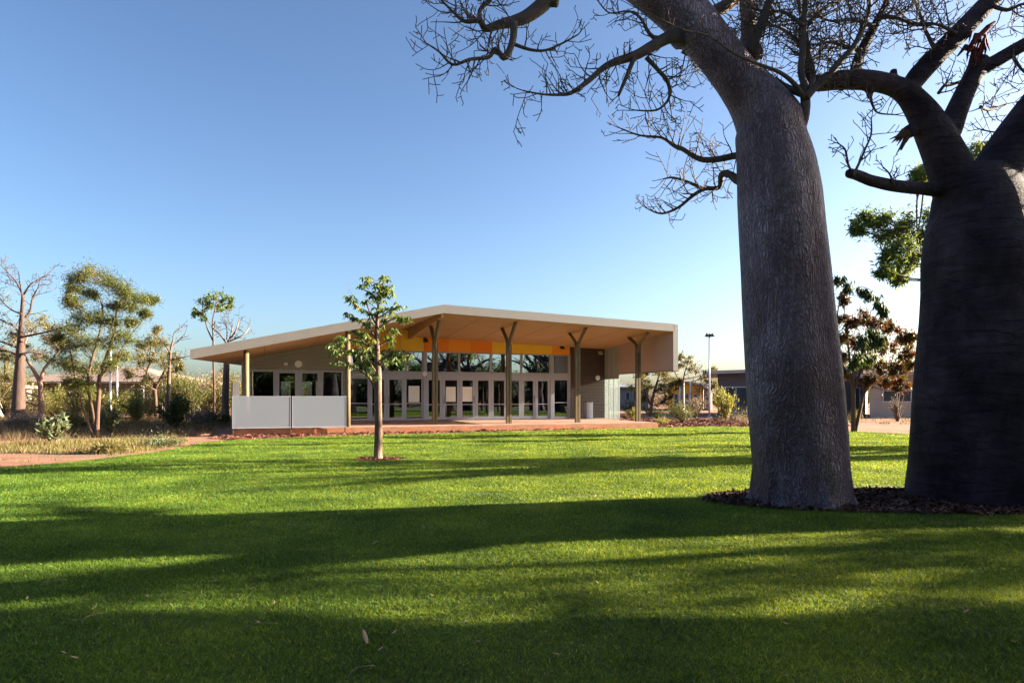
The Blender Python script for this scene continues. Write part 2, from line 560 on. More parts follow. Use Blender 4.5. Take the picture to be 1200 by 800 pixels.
MT['chip'] = leaf_mat('bark_chips', (0.05, 0.02, 0.014), (0.17, 0.065, 0.04), (0.42, 0.27, 0.19), trans=0.0, rough=0.9)
MT['chip_red'] = leaf_mat('red_bark_chips', (0.13, 0.045, 0.03), (0.30, 0.105, 0.065), (0.42, 0.25, 0.17), trans=0.0, rough=0.9)
chips('bark_mulch', bed, 16000, 0.085, MT['chip'], label='dark bark and dead leaf mulch under the two boab trees')
chips('bark_mulch', tree_bed, 900, 0.06, MT['chip_red'], label='small round patch of red mulch at the young tree')
chips('bark_mulch', strip, 22000, 0.12, MT['chip_red'], z=0.01, zvar=0.07, label='strip of red bark mulch in front of the pavilion')

# ------------------------------------------------------------------ grass
MT['grass'] = leaf_mat('grass_blades', (0.006, 0.042, 0.004), (0.150, 0.285, 0.030), (0.30, 0.40, 0.09), trans=0.40, rough=0.6, patch=0.8)


def blades(n_bands, poly, exclude, hgt=0.034):
    Vs, Rs = [], []
    for (y0, y1, dens, wid, hh) in n_bands:
        xm = 0.82 * y1 + 3.2
        area = (y1 - y0) * 2 * xm
        n = int(area * dens)
        x = RN.uniform(-xm, xm, n); y = RN.uniform(y0, y1, n)
        ok = (np.abs(x) < 0.82 * y + 3.2) & pts_in_poly(x, y, poly)
        for e in exclude: ok &= ~pts_in_poly(x, y, e)
        for (ex, ey, ra, rb_) in ((1.2, 10.95, .75, .22), (6.6, 12.1, .8, .22), (-.4, 11.2, .5, .12), (-6, 9.6, .4, .1)):
            dd = ((x - ex) / ra) ** 2 + ((y - ey) / rb_) ** 2
            ok &= RN.random(len(x)) > np.exp(-dd) * .93
        x, y = x[ok], y[ok]
        n = len(x)
        pat = 0.5 + 0.28 * np.sin(x * 1.3 + 2.1 * np.sin(y * .9)) + 0.22 * np.sin(y * 2.1 + 1.7 * np.sin(x * 1.7 + 1))
        tuft = 0.5 + 0.5 * np.sin(x * 37 + 3 * np.sin(y * 19 + x * 3)) * np.sin(y * 33 + 3 * np.sin(x * 15 - y * 4))
        h = hh * RN.uniform(0.4, 1.3, n) * (0.75 + 0.35 * pat) * (0.55 + 0.75 * tuft)
        wd = wid * RN.uniform(0.6, 1.3, n)
        a = RN.uniform(0, 2 * np.pi, n); ln = RN.uniform(0.3, 1.7, n); b = RN.uniform(0, 2 * np.pi, n)
        base = np.stack([x, y, np.full(n, 0.003)], 1)
        s = np.stack([np.cos(a), np.sin(a), np.zeros(n)], 1) * wd[:, None] / 2
        tip = base + np.stack([np.cos(b) * ln * h, np.sin(b) * ln * h, h], 1)
        V = np.stack([base - s, base + s, tip], 1)
        Vs.append(V)
        Rs.append(np.clip(RN.normal(0.42, 0.2, n) + (RN.random(n) < 0.03) * 0.6, 0, 1))
    return np.concatenate(Vs), np.concatenate(Rs)


QF = 1.0
bands = [(2.9, 4.5, 16000, .0058, .025), (4.5, 6, 13000, .0065, .026), (6, 8, 9500, .0078, .028), (8, 10.5, 6000, .010, .030),
         (10.5, 14, 3300, .012, .037), (14, 19, 1900, .017, .038), (19, 27, 900, .026, .04), (27, 36, 420, .04, .042)]
V, R_ = blades([(a, b, d * QF, w_, h_) for a, b, d, w_, h_ in bands], LAWN, [[(6.2 + (p[0] - 6.2) * .965 + .03 * math.sin(9 * k), 10.45 + (p[1] - 10.45) * (.93 + .05 * math.sin(5 * k))) for k, p in enumerate(bed)], tree_bed])
go = np_mesh('grass', V, 3, MT['grass'], rnd=R_)
tag(go, 'short mown green lawn grass with long tree shadows across it', None, None, 'stuff')

# dry grass and ground cover at the left
MT['drygrass'] = leaf_mat('dry_grass', (0.15, 0.10, 0.045), (0.27, 0.19, 0.095), (0.38, 0.29, 0.16), trans=0.3, rough=0.8, patch=0.5)
MT['weed'] = leaf_mat('green_groundcover', (0.13, 0.14, 0.04), (0.30, 0.25, 0.09), (0.48, 0.36, 0.18), trans=0.3, rough=0.7, patch=0.8)


def tall_grass(name, poly, n, h, wid, mat, label):
    xs = [p[0] for p in poly]; ys = [p[1] for p in poly]
    nc = n // 14
    cx = RN.uniform(min(xs), max(xs), nc); cy = RN.uniform(min(ys), max(ys), nc)
    x = np.repeat(cx, 14) + RN.normal(0, .14, nc * 14); y = np.repeat(cy, 14) + RN.normal(0, .14, nc * 14)
    hs = np.repeat(RN.uniform(0.35, 1.2, nc), 14)
    ok = pts_in_poly(x, y, poly); x, y, hs = x[ok], y[ok], hs[ok]
    n = len(x)
    hh = h * hs * RN.uniform(0.5, 1.1, n)
    a = RN.uniform(0, 2 * np.pi, n); b = RN.uniform(0, 2 * np.pi, n); ln = RN.uniform(0.1, 0.8, n)
    base = np.stack([x, y, np.zeros(n)], 1)
    s = np.stack([np.cos(a), np.sin(a), np.zeros(n)], 1) * (wid * RN.uniform(.6, 1.4, n))[:, None] / 2
    tip = base + np.stack([np.cos(b) * ln * hh, np.sin(b) * ln * hh, hh], 1)
    return tag(np_mesh(name, np.stack([base - s, base + s, tip], 1), 3, mat), label, None, None, 'stuff')


tall_grass('dry_grass', [(-48, 25.5), (-30, 24.3), (-15, 24.6), (-12.8, 25.8), (-12.5, 28), (-14.5, 36), (-18, 50), (-50, 50)], 60000, 0.36, 0.018,
           MT['drygrass'], 'straw coloured dry grass among the trees left of the pavilion')
tall_grass('ground_cover', [(-15.5, 19.2), (-13, 18.9), (-10.7, 18.4), (-10.5, 21), (-11, 23.3), (-12, 25.2), (-14, 25.2), (-16.8, 23)], 8000, 0.22, 0.022,
           MT['weed'], 'low yellow green creeping plants between path and lawn')
tall_grass('ground_cover', [(-30, 12.5), (-16, 14.2), (-11.9, 15.6), (-11.2, 17.2), (-13.5, 17.6), (-20, 17), (-30, 16)], 2500, 0.12, 0.02,
           MT['weed'], 'sparse green weeds on red earth at the left lawn edge')
tall_grass('dry_grass', [(14, 38.5), (60, 39), (60, 47), (14, 47)], 3500, 0.22, 0.03, MT['drygrass'],
           'dry grass behind the red path at the right')

# =================================================================== BOAB TREES
BOAB1_Y = 10.3
BOAB2_Y = 10.75


def boab_one():
    rng = random.Random(5)
    base = G(940, 592)
    root = empty('boab_tree', (4.35, BOAB1_Y, 0), 0, 'tall leafless boab tree with grey wrinkled trunk leaning left over the lawn', 'tree')
    tw = MB(); th = MB()
    # trunk rings: y, left, right
    sil = [(604, 878, 1003), (588, 881, 997), (560, 881, 996), (520, 878, 994), (470, 874, 990), (420, 871, 985), (370, 868.5, 979), (320, 866.5, 974),
           (270, 864, 968), (230, 862, 964), (195, 861, 957), (165, 860, 947)]
    pts = [(P((l + r) / 2, y, BOAB1_Y), (r - l) / 2 / F * BOAB1_Y) for y, l, r in sil]
    # leaning upper part (centre px, half width measured across the axis)
    up = [(901, 145, 43), (889, 124, 37), (876, 107, 32), (861, 88, 29), (838, 58, 28.5), (809, 24, 31), (776, -10, 35), (738, -42, 35), (700, -90, 30), (674, -140, 26), (655, -190, 20)]
    sil_p = [((l + r) / 2, y) for y, l, r in sil] + [(x, y) for x, y, r in up]
    pts += [(P(x, y, BOAB1_Y - i * 0.02), r / F * BOAB1_Y) for i, (x, y, r) in enumerate(up)]
    pts = [(a, b * wide(sil_p, i)) for i, (a, b) in enumerate(pts)]
    sp = spline(pts, 6)
    th.tube([a for a, _ in sp], [b for _, b in sp], 40)
    # flare at the root
    for k in range(9):
        a = 2 * math.pi * k / 9 + rng.uniform(-.2, .2)
        q = Vector((4.35 + 0.62 * math.cos(a), BOAB1_Y + .62 * math.sin(a), 0))
        q2 = Vector((4.35 + 0.80 * math.cos(a), BOAB1_Y + .80 * math.sin(a), -0.15))
        th.tube([q + Vector((0, 0, .5)), q + Vector((0, 0, .1)), q2], [.08, .13, .10], 8)
    # shoulder knobs for branches
    for (x, y, r, Yo) in [(936, 150, 11, 0), (797, 44, 13, 0), (884, 58, 15, .1)]:
        c = P(x, y, BOAB1_Y + Yo); th.tube([c - Vector((.1, 0, .08)), c, c + Vector((.04, 0, .06))], [r / F * 10 * .8, r / F * 10, r / F * 10 * .6], 12)
    trunk = voxel_union(th, 'trunk', MT['bark_a'], None, 0.028, 5)
    parts = [trunk]

    def br(path, Y0, Y1, spawn=(0.2, 1, 0.8, .42, 2), sides=9, mat='twig'):
        mb = MB()
        limb_px([mb], path, Y0, Y1, rng, 4, sides, (tw,) + spawn if spawn else None)
        parts.append(mb.build('branch', MT[mat], smooth=True))
    # high left limb with its cut stub
    br([(700, -110, 22), (680, -65, 15), (660, -28, 13), (641, 0, 11.5), (620, 19, 10), (600, 26, 8.5), (585, 30, 7), (570, 34, 5.5), (561, 24, 4.5), (545, 26, 3), (530, 14, 2), (514, -2, 1.3)],
       10.1, 9.6, (0.45, 1, 1.0, .42, 2), 12)
    br([(632, 5, 9), (645, 3, 8), (653, 4, 7.5)], 10.0, 9.95, None)
    br([(601, 27, 6), (601, 42, 5), (598, 58, 4.8), (590, 68, 5), (581, 58, 3.5), (573, 66, 3), (550, 70, 2.6), (530, 76, 2.2), (515, 62, 1.5), (500, 50, 1)], 9.7, 9.2,
       (0.35, 1, .75, .33, 2))
    br([(600, 50, 3.2), (620, 57, 2.5), (640, 59, 2), (660, 50, 1.5), (678, 40, 1)], 9.7, 9.9, (0.2, 1, .9, .3, 2))
    br([(566, 30, 4), (562, 12, 3), (575, -2, 3.5), (578, -20, 4)], 9.7, 9.7, (0.2, .8, .8, .4, 2))
    # limb off the left flank
    br([(806, 48, 11), (786, 43, 9.5), (765, 55, 8), (745, 66, 7), (720, 72, 5.5), (705, 80, 4.5), (690, 95, 4), (670, 108, 3), (655, 112, 2.2), (635, 110, 1.5), (612, 106, 1)],
       10.2, 9.4, (0.22, 1, .9, .36, 2), 10)
    br([(744, 68, 3.6), (735, 90, 3), (724, 112, 2)], 9.9, 9.8, (0.4, 1, .5, .25, 1))
    br([(757, 66, 3.8), (772, 82, 3.2), (783, 98, 3), (783, 115, 2), (770, 128, 1.5), (745, 130, 1)], 9.9, 10.2, (0.2, 1, 1.0, .36, 2))
    br([(790, 42, 5), (765, 44, 3.5), (752, 22, 2), (738, 13, 1.5), (715, 15, 1.2), (702, 4, 1)], 10.1, 9.8, (0.2, 1, .9, .3, 2))
    br([(800, 60, 4), (820, 70, 3), (838, 74, 2.5), (850, 68, 1.5)], 10.9, 11.3, (0.1, 1, 1.0, .45, 2))
    # two low left boughs that leave the back of the trunk
    br([(885, 184, 6), (865, 182, 5.2), (840, 186, 4.6), (820, 186, 4.2), (800, 175, 3.5), (790, 170, 3), (775, 162, 2), (750, 158, 1.5), (728, 150, 1)], 10.6, 11.4,
       (0.15, 1, .9, .38, 2))
    br([(885, 214, 8), (866, 211, 7), (856, 204, 5.5), (845, 205, 4.5), (842, 220, 3.2), (825, 222, 3), (812, 230, 2.5), (795, 243, 2), (775, 250, 1.5), (760, 245, 1)], 10.6, 11.5,
       (0.25, 1, .8, .34, 2))
    br([(824, 222, 3), (806, 214, 2.2), (790, 208, 1.6), (778, 210, 1)], 11.2, 11.5, (0.2, 1, .9, .3, 1))
    # right shoulder bough and its forks
    br([(930, 158, 10), (938, 147, 9), (943, 130, 7.2), (944, 112, 7), (941, 98, 6)], 10.1, 9.95, None, 12)
    br([(943, 114, 5), (932, 98, 4), (915, 85, 3.2), (888, 74, 2.5), (860, 62, 2), (835, 45, 1.6), (815, 37, 1.4), (800, 35, 1.2), (780, 25, 1), (750, 12, .8)], 9.95, 9.0,
       (0.45, 1, .45, .28, 1))
    br([(943, 112, 6), (925, 104, 5.5), (905, 92, 5.2), (885, 75, 4.5), (865, 60, 3)], 9.98, 10.7, (0.2, 1, .7, .35, 2))
    br([(944, 105, 6), (939, 85, 5.2), (941, 60, 5), (942, 20, 4.8), (945, -20, 4.5), (950, -70, 3)], 9.95, 10.1, (0.15, 1, 1.0, .55, 3))
    br([(944, 114, 6), (955, 103, 5.5), (970, 88, 5), (985, 72, 4.8), (1000, 55, 4.2), (1010, 35, 3.5), (1018, 10, 3), (1015, -20, 2)], 9.95, 9.7, (0.2, 1, 1.0, .5, 3))
    br([(946, 108, 5), (953, 88, 4), (946, 60, 4), (943, 30, 3.5), (935, 0, 3)], 10.0, 10.6, (0.2, 1, 1.0, .5, 3))
    br([(941, 30, 4), (920, 15, 3), (900, 14, 2.6), (882, 10, 2)], 10.0, 10.4, (0.1, 1, 1.0, .5, 3))
    # upright boughs from the upper right side of the trunk
    br([(868, 85, 12), (877, 55, 12), (877, 30, 11), (876, 0, 10), (880, -50, 8)], 10.5, 10.7, (0.3, 1, .7, .55, 3), 12, 'pale_bark')
    br([(877, 62, 8), (886, 45, 7.5), (895, 20, 7), (905, -12, 6), (915, -50, 4)], 10.3, 10.1, (0.2, 1, .9, .5, 3), 10)
    br([(820, 22, 9), (840, 12, 9), (858, 2, 8.5), (880, -14, 8)], 10.6, 10.9, (0.3, 1, .6, .5, 2), 10, 'pale_bark')
    # rest of the crown above the frame: it is reflected in the glass and throws shade
    for (x, y, x2, y2, Y1) in [(655, -190, 560, -320, 9.3), (690, -120, 800, -290, 11), (660, -180, 690, -360, 10), (620, -70, 520, -140, 9),
                               (905, -12, 990, -160, 10.5), (880, -50, 860, -220, 11), (720, -60, 640, -150, 11.5), (950, -70, 1010, -180, 9)]:
        xm, ym = (x + x2) / 2 + rng.uniform(-20, 20), (y + y2) / 2 + rng.uniform(-15, 15)
        br([(x, y, 10), (xm, ym, 7), (x2, y2, 3)], 10.3, Y1, (0.2, 1, .9, .8, 2), 7)
    parts.append(tw.build('crown', MT['twig'], smooth=False))
    # green sucker shoots at the foot
    lv = []
    for k in range(260):
        x = rng.gauss(975, 6); y = rng.gauss(565, 14)
        c = P(x, y, BOAB1_Y - 0.66 - rng.random() * .06)
        lv.append((c, rvec(rng), 0.045 * rng.uniform(.5, 1.2)))
    parts.append(leaves_from(lv, 'foliage', MT['young_leaf']))
    reroot(root, parts)


def leaves_from(lst, name, mat, aspect=0.34, droop=0.0, parent=None):
    n = len(lst)
    c = np.array([tuple(a[0]) for a in lst]); d = np.array([tuple(a[1]) for a in lst]); s = np.array([a[2] for a in lst])
    return leaf_arrays(c, d, s, name, mat, aspect, parent)


def leaf_arrays(c, d, s, name, mat, aspect=0.34, parent=None, rnd=None):
    """lens shaped leaves: base c, direction d, length s, six-cornered, bent along the midrib"""
    n = len(c)
    d = d / np.linalg.norm(d, axis=1)[:, None]
    r = RN.normal(size=(n, 3))
    sd = np.cross(d, r); sd /= np.linalg.norm(sd, axis=1)[:, None] + 1e-9
    up = np.cross(sd, d)
    s = s[:, None]
    wv = sd * s * aspect / 2
    bend = up * s * 0.06
    V = np.stack([c, c + d * s * .35 - wv + bend, c + d * s, c + d * s * .35 + wv + bend], 1)
    return np_mesh(name, V, 4, mat, parent, rnd)


MT['young_leaf'] = leaf_mat('young_leaf', (0.06, 0.13, 0.03), (0.25, 0.34, 0.10), (0.30, 0.36, 0.08), trans=0.38)
MT['feather_leaf'] = leaf_mat('feathery_leaf', (0.085, 0.12, 0.03), (0.20, 0.22, 0.055), (0.34, 0.29, 0.09), trans=0.35)
MT['dark_leaf'] = leaf_mat('dark_leaf', (0.02, 0.045, 0.012), (0.07, 0.11, 0.03), (0.16, 0.2, 0.05), trans=0.3)
MT['olive_leaf'] = leaf_mat('olive_leaf', (0.13, 0.13, 0.045), (0.28, 0.25, 0.085), (0.42, 0.33, 0.15), trans=0.3)
MT['grey_leaf'] = leaf_mat('grey_green_leaf', (0.10, 0.13, 0.06), (0.20, 0.24, 0.12), (0.32, 0.35, 0.2), trans=0.2)
MT['red_leaf'] = leaf_mat('autumn_leaf', (0.06, 0.09, 0.02), (0.20, 0.075, 0.025), (0.30, 0.04, 0.02), trans=0.3, patch=1.6)
MT['pink_twig'] = leaf_mat('dry_shrub', (0.30, 0.22, 0.16), (0.48, 0.37, 0.30), (0.6, 0.5, 0.42), trans=0.2)
MT['lime_leaf'] = leaf_mat('yellow_green_leaf', (0.20, 0.23, 0.05), (0.42, 0.40, 0.10), (0.5, 0.42, 0.16), trans=0.4)
MT['hang_leaf'] = leaf_mat('hanging_leaf', (0.12, 0.19, 0.05), (0.28, 0.36, 0.12), (0.36, 0.36, 0.12), trans=0.4)


def boab_two():
    rng = random.Random(21)
    root = empty('boab_tree', (7.5, BOAB2_Y, 0), 0, 'massive leafless boab tree with dark bottle shaped trunk at the right edge', 'tree')
    th = MB(); tw = MB()
    Y = BOAB2_Y
    sil = [(612, 1155, 107), (590, 1155, 103), (568, 1154, 99), (540, 1153, 94), (500, 1152, 90), (460, 1152, 87.5), (420, 1152, 84), (380, 1152, 80), (340, 1150, 75),
           (305, 1150, 75), (275, 1149, 70.5), (250, 1148, 64), (228, 1146, 57), (210, 1146, 47), (198, 1147, 36)]
    sq = [(x, y) for y, x, r in sil]
    sp = spline([(P(x, y, Y), r / F * Y * wide(sq, i)) for i, (y, x, r) in enumerate(sil)], 6)
    th.tube([a for a, _ in sp], [b for _, b in sp], 44)

    def limb(path, Y0, Y1, sides=24):
        n = len(path)
        q = spline([(P(x, y, Y0 + (Y1 - Y0) * i / (n - 1)), r / F * Y * wide(path, i) * .95) for i, (x, y, r) in enumerate(path)], 5)
        th.tube([a for a, _ in q], [b for _, b in q], sides)
    limb([(1126, 240, 34), (1117, 208, 32), (1106, 180, 29), (1094, 155, 26), (1081, 132, 22), (1064, 111, 17), (1045, 100, 14), (1015, 94, 13.5), (985, 94, 12.5), (962, 97, 11), (946, 99, 9)], Y, Y - .3)
    limb([(1100, 168, 18), (1111, 152, 17), (1120, 133, 14), (1130, 110, 12.5), (1142, 86, 12), (1149, 66, 11)], Y, Y - .15)
    limb([(1156, 235, 42), (1173, 200, 36), (1189, 170, 31), (1205, 145, 28), (1228, 112, 25), (1258, 70, 22), (1290, 20, 18)], Y, Y - .2)
    limb([(1060, 112, 10), (1075, 90, 12.5), (1098, 65, 12), (1122, 41, 12), (1145, 17, 11.5), (1168, -8, 11), (1200, -50, 9)], Y - .1, Y - .3, 16)
    limb([(1150, 82, 8), (1165, 73, 8.5), (1185, 61, 8), (1212, 46, 8), (1245, 28, 7)], Y - .12, Y - .3, 14)
    limb([(1112, 223, 11), (1082, 221, 8.5), (1050, 218, 8), (1022, 212, 7.5), (1004, 205, 7), (994, 203, 6)], Y, Y - .8, 14)
    limb([(1088, 145, 12), (1074, 150, 9), (1062, 156, 8)], Y, Y - .2, 12)
    limb([(1047, 98, 6), (1047, 88, 6), (1047, 81, 5)], Y - .15, Y - .15, 10)
    limb([(1020, 98, 6), (1019, 108, 5), (1019, 116, 4)], Y - .2, Y - .2, 10)
    limb([(946, 99, 8), (946, 85, 6), (945, 60, 5), (940, 30, 4.5), (948, -10, 4)], Y - .3, Y - .1, 10)
    limb([(1004, 96, 8), (1003, 80, 7.5), (1010, 60, 7), (1025, 30, 5.5), (1040, 0, 4.5), (1050, -40, 4)], Y - .2, Y - .1, 10)
    for k in range(11):
        a = 2 * math.pi * k / 11 + rng.uniform(-.2, .2)
        cx = P(1154, 580, Y).x
        q = Vector((cx + .86 * math.cos(a), Y + .86 * math.sin(a), 0))
        q2 = Vector((cx + 1.10 * math.cos(a), Y + 1.10 * math.sin(a), -.25))
        th.tube([q + Vector((0, 0, .8)), q + Vector((0, 0, .25)), q2], [.10, .19, .15], 8)
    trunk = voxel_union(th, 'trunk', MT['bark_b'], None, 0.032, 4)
    parts = [trunk]

    def br(path, Y0, Y1, spawn, sides=7):
        mb = MB()
        limb_px([mb], path, Y0, Y1, rng, 4, sides, (tw,) + spawn if spawn else None)
        parts.append(mb.build('branch', MT['twig'], smooth=True))
    # twiggy shoots on the cut left stub
    br([(1000, 203, 2.2), (993, 192, 1.8), (991, 175, 1.5), (984, 168, 1)], 10, 9.9, (0.2, 1, .9, .22, 1))
    br([(1001, 203, 2.2), (1008, 190, 1.8), (1013, 175, 1.6), (1021, 158, 1.4), (1021, 140, 1)], 10, 10.1, (0.2, 1, .8, .26, 1))
    br([(1045, 214, 2), (1042, 205, 1.5), (1035, 196, 1)], 10.3, 10.2, (0.1, 1, .9, .2, 1))
    br([(1019, 112, 3), (1022, 125, 2), (1030, 132, 1.4), (1048, 134, 1)], 10.4, 10.3, (0.1, 1, .9, .25, 1))
    br([(1100, 110, 2.5), (1108, 100, 2), (1125, 98, 1.5)], 10.6, 10.9, (0.1, 1, .9, .35, 2))
    br([(1150, 125, 3), (1160, 128, 2), (1180, 122, 1.4)], 10.9, 11.2, (0.1, 1, .8, .3, 2))
    br([(1195, 160, 3), (1180, 152, 2), (1165, 155, 1.2), (1148, 152, 1)], 10.7, 10.9, (0.2, 1, .7, .25, 1))
    for (path, Y0, Y1) in [([(1025, 30, 4), (1000, 22, 3), (975, 25, 2), (960, 18, 1.2)], 10.5, 10.2),
                           ([(1010, 60, 4), (990, 55, 3), (970, 50, 2), (955, 55, 1.2)], 10.5, 10.9),
                           ([(1030, 20, 4), (1050, 22, 3), (1075, 30, 2), (1095, 28, 1)], 10.5, 10.4),
                           ([(1098, 62, 4), (1085, 35, 3), (1075, 10, 2.4), (1060, -20, 2)], 10.5, 10.7),
                           ([(1120, 40, 4), (1100, 30, 2.5), (1080, 28, 1.6), (1062, 34, 1)], 10.4, 10.3),
                           ([(1160, 5, 4), (1180, 12, 3), (1200, 5, 2), (1215, 12, 1)], 10.4, 10.2),
                           ([(945, 60, 4), (925, 40, 3), (905, 30, 2), (890, 32, 1)], 10.5, 11.2),
                           ([(945, 30, 4), (965, 10, 3), (990, -5, 2)], 10.5, 10.7),
                           ([(1185, 62, 4), (1195, 80, 2.5), (1210, 92, 1.2)], 10.5, 10.4),
                           ([(948, -10, 4), (930, -80, 3), (900, -150, 2)], 10.6, 10.2), ([(1050, -40, 4), (1040, -100, 3), (1070, -190, 2)], 10.6, 11),
                           ([(1200, -50, 8), (1230, -110, 5), (1240, -200, 3)], 10.4, 11), ([(1180, -30, 7), (1150, -100, 5), (1130, -200, 3)], 10.4, 9.5),
                           ([(1290, 20, 14), (1330, -60, 9), (1350, -180, 5), (1340, -260, 3)], 10.5, 10.2), ([(1258, 70, 12), (1320, 50, 8), (1390, 0, 5), (1440, -80, 3)], 10.5, 10.3),
                           ([(1290, 20, 9), (1260, -70, 7), (1270, -170, 3)], 10.5, 11.4), ([(1245, 28, 7), (1290, -20, 5), (1310, -100, 3)], 10.4, 9.4)]:
        br(path, Y0, Y1, (0.15, 1, 1.0, .5, 3))
    parts.append(tw.build('crown', MT['twig']))
    # torn red wood where a limb broke away
    wd = MB()
    for k in range(22):
        a0 = P(1146 + rng.uniform(-9, 9), 50 + rng.uniform(-16, 10), Y - .28 + rng.uniform(-.06, .06))
        a1 = a0 + Vector((rng.uniform(-.12, .06), rng.uniform(-.04, .04), rng.uniform(-.30, -.12)))
        wd.tube([a0, (a0 + a1) / 2 + rvec(rng) * .02, a1], [.024, .018, .004], 5)
    wd.tube([P(1150, 62, Y - .27), P(1131, 55, Y - .3), P(1122, 66, Y - .32)], [.05, .04, .012], 8)
    wd.tube([P(1140, 50, Y - .3), P(1158, 32, Y - .3), P(1166, 26, Y - .3)], [.04, .04, .02], 8)
    parts.append(wd.build('torn_wood', MT['wound']))
    sp_ = MB()
    for k in range(14):
        a0 = P(1062 + rng.uniform(-4, 6), 156 + rng.uniform(-5, 6), Y - .2 + rng.uniform(-.05, .05))
        a1 = a0 + Vector((rng.uniform(-.26, -.10), rng.uniform(-.04, .04), rng.uniform(-.34, -.10)))
        sp_.tube([a0, (a0 + a1) / 2 + rvec(rng) * .015, a1], [.03, .022, .005], 5)
    parts.append(sp_.build('splintered_end', MT['splinter']))
    reroot(root, parts)


boab_one()
boab_two()


def generic_boab(name_label, loc, h, r, seed, group=None, limbs=7, spread=3.2, lev=2, twl=.9, barkm='bark_b', thin=0.008, lean=0.0, dens=.7):
    """a bottle trunk carrying crooked bare limbs"""
    rng = random.Random(seed)
    loc = Vector(loc)
    root = empty('boab_tree', loc, 0, name_label, 'tree', group)
    th = MB(); tw = MB()
    prof = [(0, 1.25), (.05, 1.06), (.2, 1.0), (.4, .94), (.6, .82), (.8, .62), (.92, .50), (1.0, .42)]
    pts = [(loc + Vector((lean * t * t * h, 0, t * h - (.1 if t == 0 else 0))), r * k) for t, k in prof]
    sp = spline(pts, 3)
    th.tube([a for a, _ in sp], [b for _, b in sp], 18)
    top = sp[-1][0]
    for k in range(limbs):
        a = 2 * math.pi * (k + rng.uniform(-.3, .3)) / limbs
        z0 = h * rng.uniform(.72, .98)
        s0 = loc + Vector((lean * (z0 / h) ** 2 * h, 0, z0))
        sprd = spread * rng.uniform(.6, 1.15)
        e = s0 + Vector((math.cos(a) * sprd, math.sin(a) * sprd, rng.uniform(.25, 1.0) * h * .5))
        m1 = s0.lerp(e, .35) + Vector((0, 0, -.05 * h)) + rvec(rng) * .15 * spread * .4
        m2 = s0.lerp(e, .7) + rvec(rng) * .15 * spread * .4
        q = spline([(s0, r * .36), (m1, r * .26), (m2, r * .16), (e, r * .07)], 4)
        th.tube([x for x, _ in q], [x for _, x in q], 9)
        for i in range(4, len(q) - 1):
            if rng.random() < dens:
                t = (q[i + 1][0] - q[i][0]).normalized()
                nd = (t * .5 + t.cross(rvec(rng))).normalized()
                grow(tw, q[i][0], nd, twl * rng.uniform(.6, 1.3), r * .07, lev, rng, step=twl * .16, rmin=thin)
        grow(tw, q[-1][0], (q[-1][0] - q[-2][0]), twl, r * .06, lev, rng, step=twl * .16, rmin=thin)
    parts = [th.build('trunk', MT[barkm], smooth=True), tw.build('crown', MT['twig'])]
    reroot(root, parts)
    return root


# =================================================================== LEAFY TREES
def leafy(name, label, base, trunks, clumps, lmat, tmat, leaf=0.12, nleaf=500, cat='tree', group=None, seed=1, aspect=.3, droop=0.0, flat=1.0,
          twigs=7, twig_r=.008, limb_r=.03, cl_sub=6, name_crown='crown', tk=.65, sprd=.36):
    """trunks: list of [(Vector, r) ...]; clumps: list of (Vector, radius)"""
    rng = random.Random(seed)
    root = empty(name, base, 0, label, cat, group)
    tb = MB()
    allp = []
    for t in trunks:
        q = spline([(a, b_ * tk) for a, b_ in t], 4)
        tb.tube([a for a, _ in q], [b for _, b in q], 9)
        allp += q
    C, D, S = [], [], []
    for (c, R) in clumps:
        # limb from the nearest lower trunk point
        cand = [(p, r) for p, r in allp if p.z < c.z + 0.1] or allp
        p, r = min(cand, key=lambda k: (k[0] - c).length + 0.6 * abs((c.z - k[0].z) - (k[0] - c).length * .7))
        mid = p.lerp(c, .5) + Vector((0, 0, -.08 * (c - p).length)) + rvec(rng) * R * .2
        q = spline([(p, min(r * .7, limb_r * 1.3)), (mid, limb_r * .8), (c, limb_r * .4)], 4)
        tb.tube([a for a, _ in q], [b for _, b in q], 5)
        tips = []
        for k in range(twigs):
            dd = rvec(rng); dd.z = dd.z * .85 * flat + .1
            e = c + dd * R * rng.uniform(.55, 1.0)
            e.z = c.z + (e.z - c.z) * flat
            st = q[-1 - rng.randrange(0, 4)][0]
            mm = st.lerp(e, .5) + rvec(rng) * R * .12
            tb.tube([st, mm, e], [twig_r * 1.6, twig_r, twig_r * .5], 3, False)
            tips += [(mm, e)]
        n = int(nleaf)
        for k in range(n):
            a, b = tips[rng.randrange(len(tips))]
            t = rng.random() ** .7
            off = rvec(rng) * abs(rng.gauss(0, R * sprd)); off.z *= flat
            pos = a.lerp(b, t) + off
            d = (b - a).normalized() * .5 + rvec(rng) + Vector((0, 0, -droop))
            C.append(tuple(pos)); D.append(tuple(d)); S.append(leaf * rng.uniform(.55, 1.25))
    parts = [tb.build('trunk', MT[tmat], smooth=True),
             leaf_arrays(np.array(C), np.array(D), np.array(S), name_crown, MT[lmat], aspect)]
    reroot(root, parts)
    return root


def px_clumps(lst, Y, dY, seed=0):
    rng = random.Random(seed)
    return [(P(x, y, Y + rng.uniform(-dY, dY)), r / F * Y) for x, y, r in lst]


def px_trunk(lst, Y):
    return [(P(x, y, Y), r / F * Y) for x, y, r in lst]


